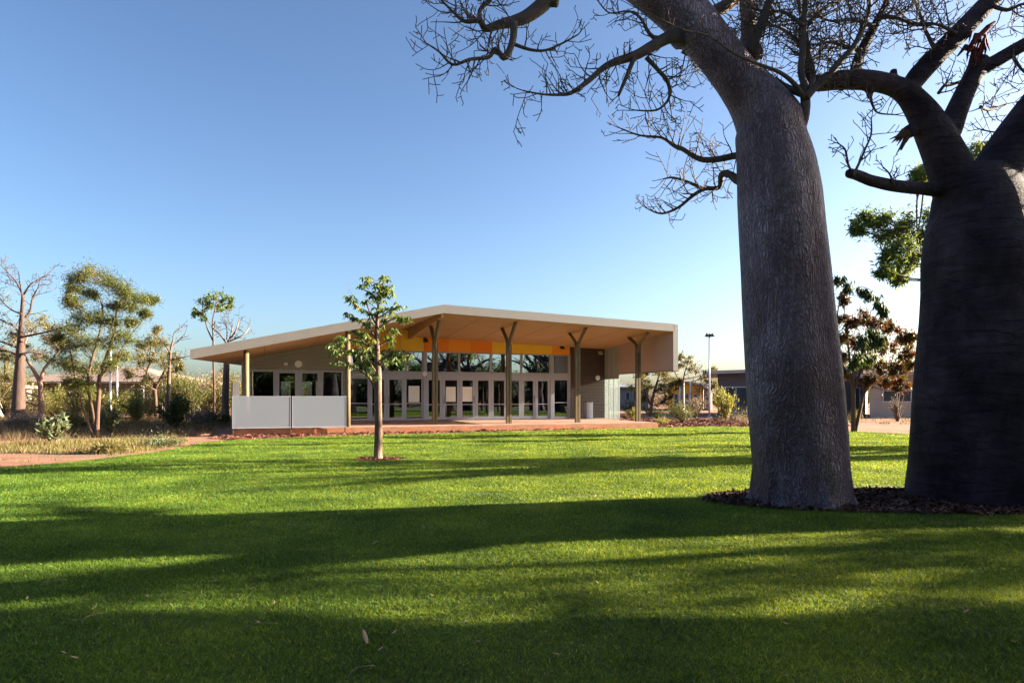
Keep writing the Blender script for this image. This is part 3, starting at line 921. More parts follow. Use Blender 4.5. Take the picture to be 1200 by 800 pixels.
# ---- young tree on the lawn: digitate drooping leaves in rosettes
def young_tree():
    rng = random.Random(3)
    Y = 17.3
    root = empty('young_boab_tree', (-3.4, Y, 0), 0, 'slender young tree with pale trunk and drooping green leaves alone on the lawn', 'tree')
    tb = MB()
    tr = spline(px_trunk([(443, 540, 7.5), (443, 530, 6), (443.5, 500, 5.2), (443, 470, 5.2), (443, 440, 5), (442, 420, 4.4), (441.5, 395, 3.2), (442, 375, 2.4), (444, 358, 1.8), (447, 340, 1.2), (451, 326, .8)], Y), 4)
    tb.tube([a for a, _ in tr], [b * .85 for _, b in tr], 12)
    stems = [[(440, 455, 2.2), (433, 442, 1.8), (425, 425, 1.5), (418, 414, 1)], [(443, 430, 1.6), (452, 418, 1.2), (463, 410, .8)], [(441, 412, 1.8), (425, 402, 1.3), (402, 398, 1), (388, 405, .7)],
             [(441, 408, 1.5), (455, 398, 1), (466, 388, .7)], [(441, 398, 1.6), (432, 385, 1.2), (420, 375, .9), (405, 372, .6)], [(441, 390, 1.4), (450, 380, 1), (465, 372, .7), (474, 374, .5)],
             [(441, 380, 1.2), (433, 365, 1), (428, 352, .7)], [(444, 360, 1.2), (438, 345, .9), (420, 338, .6)], [(444, 350, 1), (452, 345, .8), (460, 340, .6)], [(446, 345, .8), (440, 332, .6), (430, 326, .5)],
             [(444, 425, 1.4), (458, 424, .9), (478, 416, .6)], [(442, 418, 1.4), (428, 416, 1), (405, 412, .8), (385, 414, .5)], [(433, 442, 1.4), (415, 430, 1), (395, 424, .6)], [(442, 405, 1.2), (430, 392, .9), (413, 388, .6)],
             [(443, 440, 1.2), (430, 420, 1), (412, 405, .7)], [(444, 432, 1), (436, 410, .8), (424, 395, .6)], [(442, 370, 1.0), (424, 362, .7), (410, 350, .5)], [(443, 372, 1.0), (460, 362, .7), (470, 360, .5)]]
    C, D, S = [], [], []

    def rosette(c, sz):
        k = rng.randint(5, 8)
        a0 = rng.uniform(0, 6.28)
        out = rvec(rng); out.z = .2
        for i in range(k):
            a = a0 + 2 * math.pi * i / k
            d = Vector((math.cos(a), math.sin(a), -1.15 + rng.uniform(-.5, .5))) + out * .3
            C.append(tuple(c)); D.append(tuple(d)); S.append(sz * rng.uniform(.7, 1.15))
    for st in stems:
        dy = rng.uniform(-.6, .6)
        pts = [(P(x, y, Y + dy * i / (len(st) - 1)) + rvec(rng) * .02, r / F * Y) for i, (x, y, r) in enumerate(st)]
        q = spline(pts, 5)
        tb.tube([a for a, _ in q], [b for _, b in q], 5)
        for i in range(int(len(q) * .35), len(q)):
            for _ in range(rng.choice((1, 1, 2))):
                o = rvec(rng) * rng.uniform(.04, .26)
                o.z = abs(o.z) * .6
                e = q[i][0] + o
                tb.tube([q[i][0], e], [.005, .003], 3, False)
                rosette(e, .19)
    for i in range(len(tr) - 10, len(tr)):
        for _ in range(3):
            e = tr[i][0] + rvec(rng) * rng.uniform(.06, .28)
            tb.tube([tr[i][0], e], [.006, .003], 3, False); rosette(e, .17)
    # epicormic twigs with no leaves
    for _ in range(9):
        i = rng.randrange(int(len(tr) * .35), len(tr) - 8)
        grow(tb, tr[i][0], Vector((rng.choice((-1, 1)), rng.uniform(-.5, .5), .15)), rng.uniform(.4, .9), .008, 1, rng, rmin=.003)
    parts = [tb.build('trunk', MT['pale_bark'], smooth=True), leaf_arrays(np.array(C), np.array(D), np.array(S), 'crown', MT['young_leaf'], .27)]
    reroot(root, parts)


young_tree()

# ---- feathery tree at left
Yb = 26.7
leafy('feathery_tree', 'tall feathery green tree with several dark slanting trunks left of the pavilion', Vector((P(115, 512, Yb).x, Yb, 0)),
      [px_trunk([(113, 513, 5), (114, 490, 4), (116, 460, 3.6), (117, 440, 3.4), (126, 415, 3), (134, 390, 2.4), (137, 365, 1.8), (143, 350, 1)], Yb),
       px_trunk([(112, 513, 3), (108, 480, 2.6), (103, 450, 2.2), (108, 420, 2), (117, 390, 1.8), (120, 360, 1.4), (112, 340, .8)], Yb + .4),
       px_trunk([(110, 513, 2.2), (98, 480, 2), (90, 450, 1.8), (84, 420, 1.4), (80, 395, .8)], Yb - .3),
       px_trunk([(118, 440, 2.4), (132, 425, 1.8), (145, 405, 1.2), (155, 390, .8)], Yb)],
      px_clumps([(88, 325, 13), (105, 320, 15), (122, 327, 14), (137, 335, 14), (150, 345, 13), (165, 350, 12), (178, 352, 8), (85, 338, 10), (90, 355, 12), (105, 345, 11), (80, 352, 8), (172, 367, 8),
                 (95, 375, 15), (112, 372, 14), (130, 378, 13), (80, 385, 14), (75, 405, 16), (92, 400, 17), (110, 405, 16), (128, 402, 14), (145, 395, 13), (155, 378, 9), (70, 425, 14), (88, 428, 15), (106, 432, 14),
                 (125, 430, 12), (142, 418, 10), (152, 360, 9), (135, 360, 10), (100, 450, 11), (84, 448, 11), (64, 395, 8)], Yb, 1.1, 4),
      'feather_leaf', 'dark_bark', leaf=.13, nleaf=1300, seed=4, aspect=.16, droop=.2, flat=.9, twigs=14, limb_r=.018, twig_r=.005, sprd=.55)


def bare(name, label, trunk, branches, Y, seed, lev=2, ln=.9, mat='pale_bark', rmin=.012, group=None, leaves=None, dens=.8):
    rng = random.Random(seed)
    b = trunk[0]
    root = empty(name, (P(b[0], b[1], Y).x, Y, 0), 0, label, 'tree', group)
    tb, tw = MB(), MB()
    q = spline(px_trunk(trunk, Y), 4)
    q[0][0].z = -.05
    tb.tube([a for a, _ in q], [c for _, c in q], 14)
    for br in branches:
        pts = [(P(x, y, Y + rng.uniform(-.4, .4)), .62 * r / F * Y) for x, y, r in br]
        s = spline(pts, 4)
        tb.tube([a for a, _ in s], [c for _, c in s], 6)
        for i in range(len(s) // 4, len(s) - 1):
            if rng.random() < dens:
                t = (s[i + 1][0] - s[i][0]).normalized()
                grow(tw, s[i][0], t * .6 + t.cross(rvec(rng)), ln * rng.uniform(.5, 1.1), s[i][1] * .5, lev, rng, step=ln * .17, rmin=rmin)
        grow(tw, s[-1][0], s[-1][0] - s[-2][0], ln, s[-1][1] * .8, lev, rng, step=ln * .17, rmin=rmin)
    parts = [tb.build('trunk', MT[mat], smooth=True), tw.build('crown', MT['twig'] if mat != 'red_bark' else MT['red_bark'])]
    if leaves:
        cl, lm, sz, n = leaves
        C, D, S = [], [], []
        for c, R in cl:
            for _ in range(n):
                C.append(tuple(c + rvec(rng) * R * rng.random() ** .6)); D.append(tuple(rvec(rng))); S.append(sz * rng.uniform(.5, 1.2))
        parts.append(leaf_arrays(np.array(C), np.array(D), np.array(S), 'foliage', MT[lm], .4))
    reroot(root, parts)
    return root


MT['far_bark'] = M('pinkish_boab_bark', (0.095, 0.055, 0.04), 0.8, 0.3, 5, 0.5, 30, stretch=(1, 1, .3), col2=(0.06, 0.033, 0.025))
bare('bare_boab_tree', 'pale trunked boab with bare spreading branches at the far left edge',
     [(20, 500, 9), (21, 488, 7.5), (22, 460, 6.3), (23.5, 430, 5.4), (24.5, 405, 4.4), (25, 385, 3), (26, 365, 2.2), (27, 345, 1.6)],
     [[(25, 400, 3), (20, 385, 2.2), (8, 378, 1.6), (-6, 372, 1)], [(25, 395, 3), (40, 392, 2), (58, 388, 1.5), (75, 383, 1)], [(26, 375, 2.4), (35, 365, 2), (38, 350, 1.5), (44, 338, 1)],
      [(27, 347, 2), (36, 333, 1.4), (52, 325, 1)], [(27, 347, 2), (20, 332, 1.4), (10, 320, 1), (3, 313, .8)], [(25, 410, 2.6), (12, 403, 2), (0, 400, 1.5)], [(25, 368, 1.6), (12, 362, 1.2), (0, 350, 1)],
      [(24, 418, 3), (12, 412, 2), (-4, 410, 1.5)], [(27, 350, 1.6), (24, 335, 1.2), (22, 320, .8)], [(25, 415, 2.4), (38, 412, 1.8), (50, 414, 1.2)]],
     36, 8, leaves=(px_clumps([(10, 350, 12), (30, 370, 14), (5, 385, 14), (45, 378, 10), (12, 400, 12)], 36, 1), 'olive_leaf', .14, 60), dens=.7, mat='far_bark')
leafy('woodland_tree', 'small spreading tree with reddish trunk behind the pale far left boab', Vector((P(48, 480, 44).x, 44, 0)),
      [px_trunk([(48, 492, 5), (48, 470, 4.5), (47, 450, 4), (42, 438, 3.4), (32, 422, 2.4), (26, 412, 1.6)], 44), px_trunk([(47, 448, 3.4), (52, 432, 2.6), (62, 420, 2), (70, 410, 1.2)], 44)],
      px_clumps([(20, 395, 11), (35, 385, 12), (50, 378, 12), (65, 385, 11), (12, 420, 10), (30, 408, 10), (55, 400, 11), (70, 402, 9), (45, 418, 8), (5, 440, 12), (8, 460, 12), (2, 415, 9)], 44, 1.5, 6),
      'olive_leaf', 'red_bark', leaf=.13, nleaf=800, seed=9, aspect=.35, twigs=8, twig_r=.014, limb_r=.06)
leafy('woodland_tree', 'broad olive green tree with twisted branches between the feathery tree and pavilion', Vector((P(180, 480, 46).x, 46, 0)),
      [px_trunk([(183, 488, 3.6), (182, 465, 3.2), (180, 450, 3), (172, 436, 2.4), (176, 425, 1.8), (172, 415, 1)], 46), px_trunk([(182, 455, 2.6), (190, 440, 2), (197, 425, 1.2)], 46)],
      px_clumps([(165, 405, 10), (178, 398, 10), (190, 405, 10), (160, 420, 12), (175, 420, 12), (190, 422, 12), (204, 420, 9), (158, 438, 12), (170, 445, 10), (200, 440, 12), (210, 432, 8), (215, 450, 8), (185, 385, 7)], 46, 1.5, 7),
      'olive_leaf', 'dark_bark', leaf=.13, nleaf=1100, seed=10, aspect=.35, twigs=8, twig_r=.012, limb_r=.05)
bare('bare_boab_tree', 'slim pale trunk with thin bare branches rising above the olive tree',
     [(197, 482, 2.6), (197.5, 460, 2.3), (198, 440, 2.0), (199, 425, 1.7), (200, 410, 1.3), (203, 398, .9)],
     [[(200, 408, 1.4), (208, 400, 1.1), (215, 393, .8)], [(200, 414, 1.4), (192, 402, 1), (186, 396, .8)], [(199, 424, 1.4), (208, 420, 1), (218, 418, .8)], [(203, 400, 1), (204, 390, .8), (212, 384, .6)]],
     42, 12, ln=.7, lev=1, leaves=(px_clumps([(190, 412, 8), (205, 425, 9), (195, 430, 8)], 42, .5), 'olive_leaf', .14, 110))
leafy('tall_thin_tree', 'tall thin twin stemmed tree with small round leafy top behind the roof corner', Vector((P(250, 480, 45).x, 45, 0)),
      [px_trunk([(251, 486, 2.2), (251, 450, 2), (250, 420, 1.8), (250, 395, 1.6), (249, 378, 1.3), (252, 362, 1), (254, 350, .7)], 45), px_trunk([(250, 400, 1.4), (243, 385, 1.1), (240, 372, .9), (238, 365, .6)], 45)],
      px_clumps([(238, 352, 8), (250, 346, 9), (262, 350, 9), (233, 365, 6), (268, 358, 6), (245, 358, 7), (257, 360, 7), (272, 352, 4), (228, 368, 4), (240, 375, 4)], 45, .6, 8),
      'young_leaf', 'dark_bark', leaf=.16, nleaf=330, seed=13, aspect=.4, twigs=6, twig_r=.012, limb_r=.03)
bare('bare_boab_tree', 'pinkish boab trunk with a bare fan of twigs beside the roof corner',
     [(264, 489, 4.6), (264, 470, 4.1), (265, 440, 3.6), (266, 415, 3.0), (267, 400, 2.2)],
     [[(266, 403, 2), (258, 392, 1.4), (250, 385, .9)], [(267, 400, 2), (276, 388, 1.5), (280, 375, 1)], [(268, 400, 1.6), (284, 393, 1.2), (292, 384, .8)], [(266, 398, 1.6), (266, 385, 1.1), (262, 376, .8)],
      [(267, 402, 1.4), (272, 385, 1), (268, 376, .7)]], 40, 14, ln=.8, lev=2)

# ---- trees between and behind the right-hand boabs
leafy('green_tree', 'leafy green tree whose hanging clumps show left of the dark boab trunk', Vector((13.4, 19.5, 0)),
      [[(Vector((13.4, 19.5, -.05)), .2), (Vector((13.3, 19.5, 2.5)), .16), (Vector((12.9, 19.4, 4.4)), .12), (Vector((12.2, 19.3, 5.6)), .07), (Vector((11.4, 19.2, 6.1)), .03)],
       [(Vector((13.3, 19.5, 3)), .13), (Vector((13.9, 19.6, 5.5)), .09), (Vector((13.9, 19.6, 8)), .04)]],
      px_clumps([(1012, 258, 13), (1030, 255, 16), (1050, 262, 17), (1070, 270, 16), (1088, 280, 16), (1038, 280, 14), (1058, 290, 15), (1040, 302, 12), (1056, 312, 13), (1072, 300, 13), (1052, 326, 8), (1034, 318, 7), (1004, 268, 6),
                 (1076, 205, 9), (1084, 196, 9), (1100, 250, 20), (1140, 180, 15), (1155, 172, 12), (1168, 182, 12), (1172, 255, 22), (1130, 200, 16), (1205, 230, 20)], 19.3, .7, 5),
      'hang_leaf', 'dark_bark', leaf=.16, nleaf=800, seed=15, aspect=.24, droop=.6, sprd=.5, twigs=9, twig_r=.008, limb_r=.03)
Yr = 30.5
leafy('red_leaved_tree', 'small bushy tree with red and green leaves standing between the two boabs', Vector((P(1003, 503, Yr).x, Yr, 0)),
      [px_trunk([(1000, 507, 4.4), (1000, 485, 3.8), (1000, 460, 3.4), (998, 440, 2.8), (995, 415, 2), (992, 390, 1.2)], Yr), px_trunk([(1002, 507, 3.4), (1008, 480, 3), (1013, 460, 2.6), (1025, 445, 2), (1040, 435, 1.2)], Yr),
       px_trunk([(1000, 460, 2.4), (1010, 430, 2), (1020, 400, 1.4), (1030, 380, .8)], Yr), px_trunk([(998, 450, 2), (985, 420, 1.6), (978, 390, 1)], Yr)],
      px_clumps([(990, 350, 8), (985, 370, 10), (1000, 378, 9), (1012, 372, 11), (1028, 380, 12), (1045, 385, 11), (1056, 395, 11), (985, 395, 12), (1002, 402, 12), (1020, 405, 13), (1040, 408, 12), (1060, 415, 12), (990, 420, 12),
                 (1010, 428, 13), (1030, 430, 12), (1050, 432, 12), (1066, 428, 10), (985, 440, 9), (1020, 448, 9), (1040, 448, 10), (1058, 452, 10), (970, 400, 12), (972, 430, 10), (1068, 395, 8)], Yr, 1.0, 9),
      'red_leaf', 'dark_bark', leaf=.14, nleaf=950, seed=16, aspect=.4, droop=.3, twigs=8, twig_r=.008, limb_r=.025)
leafy('dark_drooping_tree', 'slender tree with dark drooping leaf sprays between the boabs, in front of the red leaves', Vector((P(985, 508, 27).x, 27, 0)),
      [px_trunk([(984, 511, 2.2), (984, 470, 2), (982, 430, 1.7), (980, 395, 1.4), (984, 352, 1), (995, 342, .7), (1010, 336, .6), (1025, 342, .5)], 27),
       px_trunk([(982, 430, 1.3), (995, 415, 1), (1012, 400, .8), (1020, 392, .6)], 27)],
      px_clumps([(984, 326, 6), (993, 335, 6), (1010, 340, 6), (1018, 345, 7), (1030, 352, 6), (1036, 362, 6), (1020, 390, 9), (1012, 402, 10), (1026, 405, 9), (1030, 392, 8), (1008, 418, 9), (1000, 425, 7), (1020, 418, 8)], 27, .4, 10),
      'dark_leaf', 'dark_bark', leaf=.26, nleaf=210, seed=17, aspect=.2, droop=2.2, twigs=7, twig_r=.006, limb_r=.014)


# =================================================================== SHRUBS
def shrub(name, label, x, y_base, w_px, h_px, lmat, leaf=.14, n=900, group=None, seed=0, spiky=0.3, aspect=.3, Y=None, stems=10, cat='shrub', tmat='dark_bark', fill=1.0, world=None):
    rng = random.Random(seed)
    b = G(x, y_base)
    if Y: b = Vector((P(x, y_base, Y).x, Y, 0))
    Y = b.y
    wv, hv = w_px / F * Y, h_px / F * Y
    if world: b = Vector((world[0], world[1], 0)); wv, hv = world[2], world[3]
    root = empty(name, b, 0, label, cat, group)
    st = MB(); C, D, S = [], [], []
    if not world and name not in ('broad_leaf_shrub', 'upright_shrub'): leaf *= .62; n = int(n * 2.1)
    ends = []
    for k in range(stems):
        a = rng.uniform(0, 6.283); rr = rng.random() ** .5
        e = Vector((math.cos(a) * rr * wv / 2, math.sin(a) * rr * wv / 2 * .8, hv * (1 - .45 * rr ** 2) * rng.uniform(.7, 1.0)))
        m = e * .5 + Vector((0, 0, hv * .06)) + rvec(rng) * wv * .06
        s = rvec(rng) * .04; s.z = -.02
        rad = max(.006, .02 * hv)
        st.tube([s, m, e], [rad, rad * .7, rad * .3], 4, False)
        ends.append((s, m, e))
    for k in range(n):
        s, m, e = ends[rng.randrange(stems)]
        t = rng.uniform(.25, 1.05) if fill >= 1 else rng.uniform(1 - fill, 1.05)
        pos = s.lerp(m, t * 2) if t < .5 else m.lerp(e, t * 2 - 1)
        sc = wv * .13
        pos = pos + rvec(rng) * abs(rng.gauss(0, sc))
        if pos.z < .02: pos.z = rng.uniform(.02, .1)
        d = (e - s).normalized() * spiky * 3 + rvec(rng)
        C.append(tuple(pos)); D.append(tuple(d)); S.append(leaf * rng.uniform(.5, 1.2))
    s = st.build('stem', MT[tmat], root)
    f = leaf_arrays(np.array(C), np.array(D), np.array(S), 'foliage', MT[lmat], aspect, root)
    return root


shrub('broad_leaf_shrub', 'grey green broad leaved shrub beside the red path at far left', 62, 521, 34, 38, 'grey_leaf', .22, 420, seed=1, spiky=.35, aspect=.4, stems=16)
shrub('upright_shrub', 'tall stemmed grey leaved shrub at the foot of the feathery tree', 129, 510, 24, 44, 'grey_leaf', .2, 360, seed=2, spiky=.5, aspect=.4, stems=8)
shrub('dark_shrub', 'large dark rounded shrub in shade left of the pavilion', 205, 493, 44, 40, 'dark_leaf', .2, 2600, seed=3, stems=18, Y=33)
shrub('dark_shrub', 'dark low shrub close to the screen on the pavilion left end', 262, 492, 30, 15, 'dark_leaf', .16, 900, seed=4, stems=14, Y=38)
shrub('low_creeper', 'low leafy creeper spilling toward the lawn left of the pavilion', 185, 529, 52, 12, 'grey_leaf', .13, 800, seed=5, stems=24, Y=21.5)
shrub('low_creeper', 'small leafy creeper clump at the front of the weedy strip', 130, 535, 40, 13, 'weed', .14, 800, seed=6, stems=22, Y=19.2)
bgs = [(35, 480, 40, 34, 'olive_leaf', 48), (65, 478, 36, 28, 'lime_leaf', 50), (90, 482, 40, 36, 'olive_leaf', 44), (62, 470, 26, 22, 'red_leaf', 54), (140, 478, 36, 30, 'lime_leaf', 46), (160, 484, 38, 30, 'feather_leaf', 40),
       (175, 478, 34, 26, 'olive_leaf', 50), (222, 482, 40, 44, 'feather_leaf', 44), (240, 480, 34, 40, 'lime_leaf', 52), (8, 476, 34, 60, 'lime_leaf', 50), (205, 478, 36, 40, 'olive_leaf', 52), (262, 478, 26, 36, 'pink_twig', 60),
       (110, 480, 30, 30, 'lime_leaf', 41), (238, 488, 30, 14, 'pink_twig', 38), (-20, 482, 50, 60, 'olive_leaf', 42), (120, 492, 26, 16, 'olive_leaf', 34), (30, 500, 40, 10, 'pink_twig', 34), (85, 500, 30, 14, 'olive_leaf', 32),
       (250, 476, 30, 30, 'pink_twig', 66)]
bl = ['yellow green scrub bush in the woodland left of the pavilion']
for i, (x, y, wp, hp, lm, Yd) in enumerate(bgs):
    shrub('scrub_bush', bl[0], x, y, wp * 1.25, hp * 1.35, lm, .2, 2600, 'scrub bushes in the woodland left of the pavilion', seed=30 + i, Y=Yd, stems=14)
wb = random.Random(5)
for i in range(24):
    px = -60 + 350 * (i + .5) / 24 + wb.uniform(-6, 6); Yd = wb.uniform(48, 60) if px < 20 or px > 190 else wb.uniform(73, 90)
    shrub('woodland_bush', 'tall mixed bush in the dense bushland closing the view at left', px, 480, wb.uniform(40, 60), wb.uniform(36, 52) if Yd > 60 else wb.uniform(44, 62), wb.choice(['olive_leaf', 'feather_leaf', 'olive_leaf', 'dark_leaf', 'pink_twig']),
          .28, 2200, 'bushland closing the view at left', seed=400 + i, Y=Yd, stems=20)
for i in range(12):
    px = 720 + 420 * (i + .5) / 12 + wb.uniform(-6, 6); Yd = wb.uniform(95, 120)
    shrub('woodland_bush', 'distant bush behind the buildings at right', px, 478, wb.uniform(40, 60), wb.uniform(24, 38), wb.choice(['olive_leaf', 'feather_leaf', 'pink_twig']),
          .4, 1500, 'distant bushes behind the right hand buildings', seed=440 + i, Y=Yd, stems=20)
for i, (u, v, hh) in enumerate([(-7.5, 20, 2.6), (-5.2, 21, 3.0), (-3, 20, 2.4), (-9, 24, 3)]):
    shrub('garden_bush', 'bush behind the pavilion seen through its glass', 600, 500, 20, 20, 'lime_leaf', .2, 1200, 'bushes behind the pavilion', seed=460 + i, stems=16,
          world=(-3 + .939 * u - .344 * v, 30 + .344 * u + .939 * v, 3.0, hh))
rgs = [('pink_shrub', 'large pale pinkish dry shrub left of the lamp post', 815, 490, 32, 34, 'pink_twig', 50, .16, 1300),
       ('yellow_shrub', 'tall yellow green spiky shrub just right of the lamp post', 851, 496, 34, 44, 'lime_leaf', 42, .3, 650),
       ('dark_green_shrub', 'round dark green shrub right of the last pavilion post', 771, 489, 22, 12, 'dark_leaf', 48, .14, 900),
       ('green_shrub', 'bushy mixed green shrub at the lawn edge in front of the lamp post', 800, 497, 34, 25, 'feather_leaf', 40, .14, 1600),
       ('bright_shrub', 'bright lime green low shrub just left of the last pavilion post', 741, 489, 16, 15, 'lime_leaf', 47, .14, 800),
       ('orange_shrub', 'small orange tinted shrub against the pavilion right corner', 732, 490, 10, 10, 'red_leaf', 46, .12, 350),
       ('grey_shrub', 'pale grey green shrub seen through the gap beyond the glass fin', 736, 480, 18, 20, 'grey_leaf', 58, .2, 500),
       ('silver_shrub', 'spindly silver leaved shrub against the dark building', 873, 490, 18, 17, 'grey_leaf', 45, .14, 260),
       ('low_green_shrub', 'low green shrub right of the yellow green one', 776, 498, 20, 8, 'lime_leaf', 39, .12, 400),
       ('brown_shrub', 'brown dry shrub at the foot of the tall yellow shrub', 862, 497, 34, 10, 'pink_twig', 40, .12, 700),
       ('olive_shrub', 'olive shrub in front of the yellow building', 790, 484, 34, 12, 'olive_leaf', 56, .16, 800),
       ('grey_green_shrub', 'grey green mound shrub behind the dark green one', 760, 482, 24, 12, 'feather_leaf', 58, .16, 600),
       ('roadside_shrub', 'pale shrub at the foot of the red leaved tree', 1000, 494, 26, 18, 'olive_leaf', 38, .16, 500),
       ('twiggy_shrub', 'thin twiggy shrub against the pale building wall', 1052, 487, 22, 40, 'olive_leaf', 43, .13, 160)]
for i, (nm, lb, x, y, wp, hp, lm, Yd, lf, n) in enumerate(rgs):
    shrub(nm, lb, x, y, wp, hp, lm, lf, n, seed=60 + i, Y=Yd, stems=16, spiky=.9 if nm == 'yellow_shrub' else .3)
leafy('shade_tree', 'rounded dark trunked tree in front of the yellow building, beyond the last pavilion post', Vector((P(763, 484, 55).x, 55, 0)),
      [px_trunk([(762, 488, 3.6), (764, 470, 3), (768, 455, 2.4), (772, 442, 1.6)], 55), px_trunk([(763, 475, 2.6), (756, 460, 2), (752, 445, 1.3)], 55)],
      px_clumps([(748, 440, 10), (760, 434, 10), (772, 436, 10), (784, 442, 10), (745, 455, 10), (758, 452, 10), (775, 455, 10), (788, 455, 9), (752, 466, 7), (782, 468, 8), (795, 448, 6)], 55, 1.5, 12),
      'olive_leaf', 'dark_bark', leaf=.16, nleaf=900, seed=22, aspect=.35, twigs=7, twig_r=.014, limb_r=.05)
leafy('pale_tree', 'open pale crowned tree rising behind the yellow building', Vector((P(800, 480, 75).x, 75, 0)),
      [px_trunk([(800, 482, 2.4), (800, 455, 2), (803, 435, 1.4), (808, 422, .8)], 75), px_trunk([(800, 455, 1.6), (792, 438, 1.1), (786, 428, .7)], 75)],
      px_clumps([(785, 425, 7), (795, 430, 7), (805, 424, 8), (796, 418, 6), (812, 432, 7), (825, 440, 8), (832, 446, 7), (836, 434, 6), (778, 435, 6), (840, 452, 6)], 75, 2, 13),
      'olive_leaf', 'pale_bark', leaf=.3, nleaf=260, seed=23, aspect=.35, twigs=7, twig_r=.018, limb_r=.05)
bare('bare_boab_tree', 'small red trunked bare tree beside the yellow building', [(818, 485, 1.6), (818, 470, 1.4), (819, 455, 1.1)],
     [[(819, 457, 1), (822, 445, .7), (820, 436, .5)], [(819, 460, .9), (812, 448, .6), (815, 440, .4)]], 58, 25, ln=.9, lev=1, mat='red_bark')

# =================================================================== PAVILION
RZ = math.atan(.366)
UX, UY = math.cos(RZ), math.sin(RZ)
OX, OY = -3.0, 30.0


def u_at(px, v):
    k = (px - CX) / F
    return (-(OX - UY * v) + k * (OY + UX * v)) / (UX - UY * k)


def z_at(px, py, v):
    u = u_at(px, v)
    Y = OY + UY * u + UX * v
    return H + (HY - py) / F * Y


PAV = empty('pavilion', (OX, OY, 0), RZ, 'long single storey pavilion with sloping roof, glass doors and orange panels', 'building')
c_ = {}
c_['fascia'] = M('fascia_metal', (0.215, 0.195, 0.18), 0.45, 0.05, 1.5, metallic=.0)
c_['soffit'] = M('soffit_sheet', (0.46, 0.28, 0.13), 0.6, 0.07, 1.0)
c_['endpanel'] = M('end_panel_sheet', (0.42, 0.32, 0.27), 0.6, 0.07, 1.0, wave=('Y', 3.2, .35))
c_['corr'] = M('ribbed_cladding', (0.31, 0.31, 0.26), 0.55, 0.07, 1.5, wave=('Z', 3.0, .9))
c_['brown'] = M('brown_ribbed_cladding', (0.06, 0.040, 0.034), 0.5, 0.1, 1.5, wave=('Z', 3.6, .5))
c_['frame'] = M('window_frame_metal', (0.38, 0.40, 0.48), 0.4, 0.05, 3)
c_['orange'] = M('orange_panel', (0.85, 0.33, 0.03), 0.45, 0.04, 1)
c_['orange2'] = M('deep_orange_panel', (0.85, 0.25, 0.02), 0.45, 0.04, 1)
c_['yellow'] = M('yellow_panel', (0.85, 0.56, 0.05), 0.45, 0.04, 1)
c_['amber'] = M('amber_panel', (0.85, 0.46, 0.05), 0.45, 0.04, 1)
c_['deck'] = M('deck_concrete', (0.30, 0.165, 0.115), 0.85, 0.1, 1.0, .25, 25, col2=(0.36, 0.24, 0.18))
c_['rust'] = M('deck_edge', (0.38, 0.17, 0.09), 0.8, 0.22, 3.0, .3, 20, col2=(0.44, 0.14, 0.06), c2pos=(.5, .65))
c_['post'] = M('olive_steel_post', (0.13, 0.095, 0.045), 0.5, 0.1, 3)
c_['pole'] = M('timber_pole', (0.15, 0.115, 0.055), 0.75, 0.25, 4, .3, 30, stretch=(1, 1, .2))
c_['white'] = M('white_enamel', (0.8, 0.8, 0.78), 0.4, 0.04, 3)
c_['inner'] = M('interior_wall', (0.14, 0.12, 0.10), 0.8, 0.1, 1)
c_['floor'] = M('interior_floor', (0.16, 0.13, 0.11), 0.5, 0.1, 1)
c_['darkm'] = M('dark_metal', (0.04, 0.04, 0.045), 0.5, 0.1, 3)
c_['paper'] = M('notice_paper', (0.78, 0.80, 0.77), 0.7, 0.03, 3)
c_['glass'] = glass_mat('window_glass', (0.5, 0.55, 0.54), 0.16)
c_['glass_up'] = glass_mat('upper_window_glass', (0.45, 0.52, 0.54), 0.55, (0.72, 0.86, 0.93))
# perforated screen: sub-pixel holes averaged
pm, nt, b, out = new_mat('perforated_sheet')
b.inputs['Base Color'].default_value = (0.27, 0.30, 0.35, 1); b.inputs['Roughness'].default_value = .5
tr = nt.nodes.new('ShaderNodeBsdfTransparent'); mx = nt.nodes.new('ShaderNodeMixShader'); mx.inputs[0].default_value = .30
nt.links.new(b.outputs[0], mx.inputs[1]); nt.links.new(tr.outputs[0], mx.inputs[2]); nt.links.new(mx.outputs[0], out.inputs['Surface'])
c_['perf'] = pm
# ribbed translucent glass fin
fm, nt, b, out = new_mat('ribbed_translucent_sheet')
b.inputs['Base Color'].default_value = (0.28, 0.36, 0.34, 1); b.inputs['Roughness'].default_value = .35
wv = nt.nodes.new('ShaderNodeTexWave'); wv.bands_direction = 'Y'; wv.inputs['Scale'].default_value = 1.6
tc = nt.nodes.new('ShaderNodeTexCoord'); nt.links.new(tc.outputs['Object'], wv.inputs['Vector'])
bp = nt.nodes.new('ShaderNodeBump'); bp.inputs['Strength'].default_value = .35; bp.inputs['Distance'].default_value = .03
nt.links.new(wv.outputs[1], bp.inputs['Height']); nt.links.new(bp.outputs[0], b.inputs['Normal'])
tl = nt.nodes.new('ShaderNodeBsdfTransparent'); tl.inputs['Color'].default_value = (0.88, 0.92, 0.91, 1)
mx = nt.nodes.new('ShaderNodeMixShader'); mx.inputs[0].default_value = .62
t2 = nt.nodes.new('ShaderNodeBsdfTranslucent'); t2.inputs['Color'].default_value = (0.27, 0.30, 0.29, 1); m2 = nt.nodes.new('ShaderNodeMixShader'); m2.inputs[0].default_value = .45
nt.links.new(b.outputs[0], m2.inputs[1]); nt.links.new(t2.outputs[0], m2.inputs[2])
nt.links.new(m2.outputs[0], mx.inputs[1]); nt.links.new(tl.outputs[0], mx.inputs[2]); nt.links.new(mx.outputs[0], out.inputs['Surface'])
c_['fin'] = fm

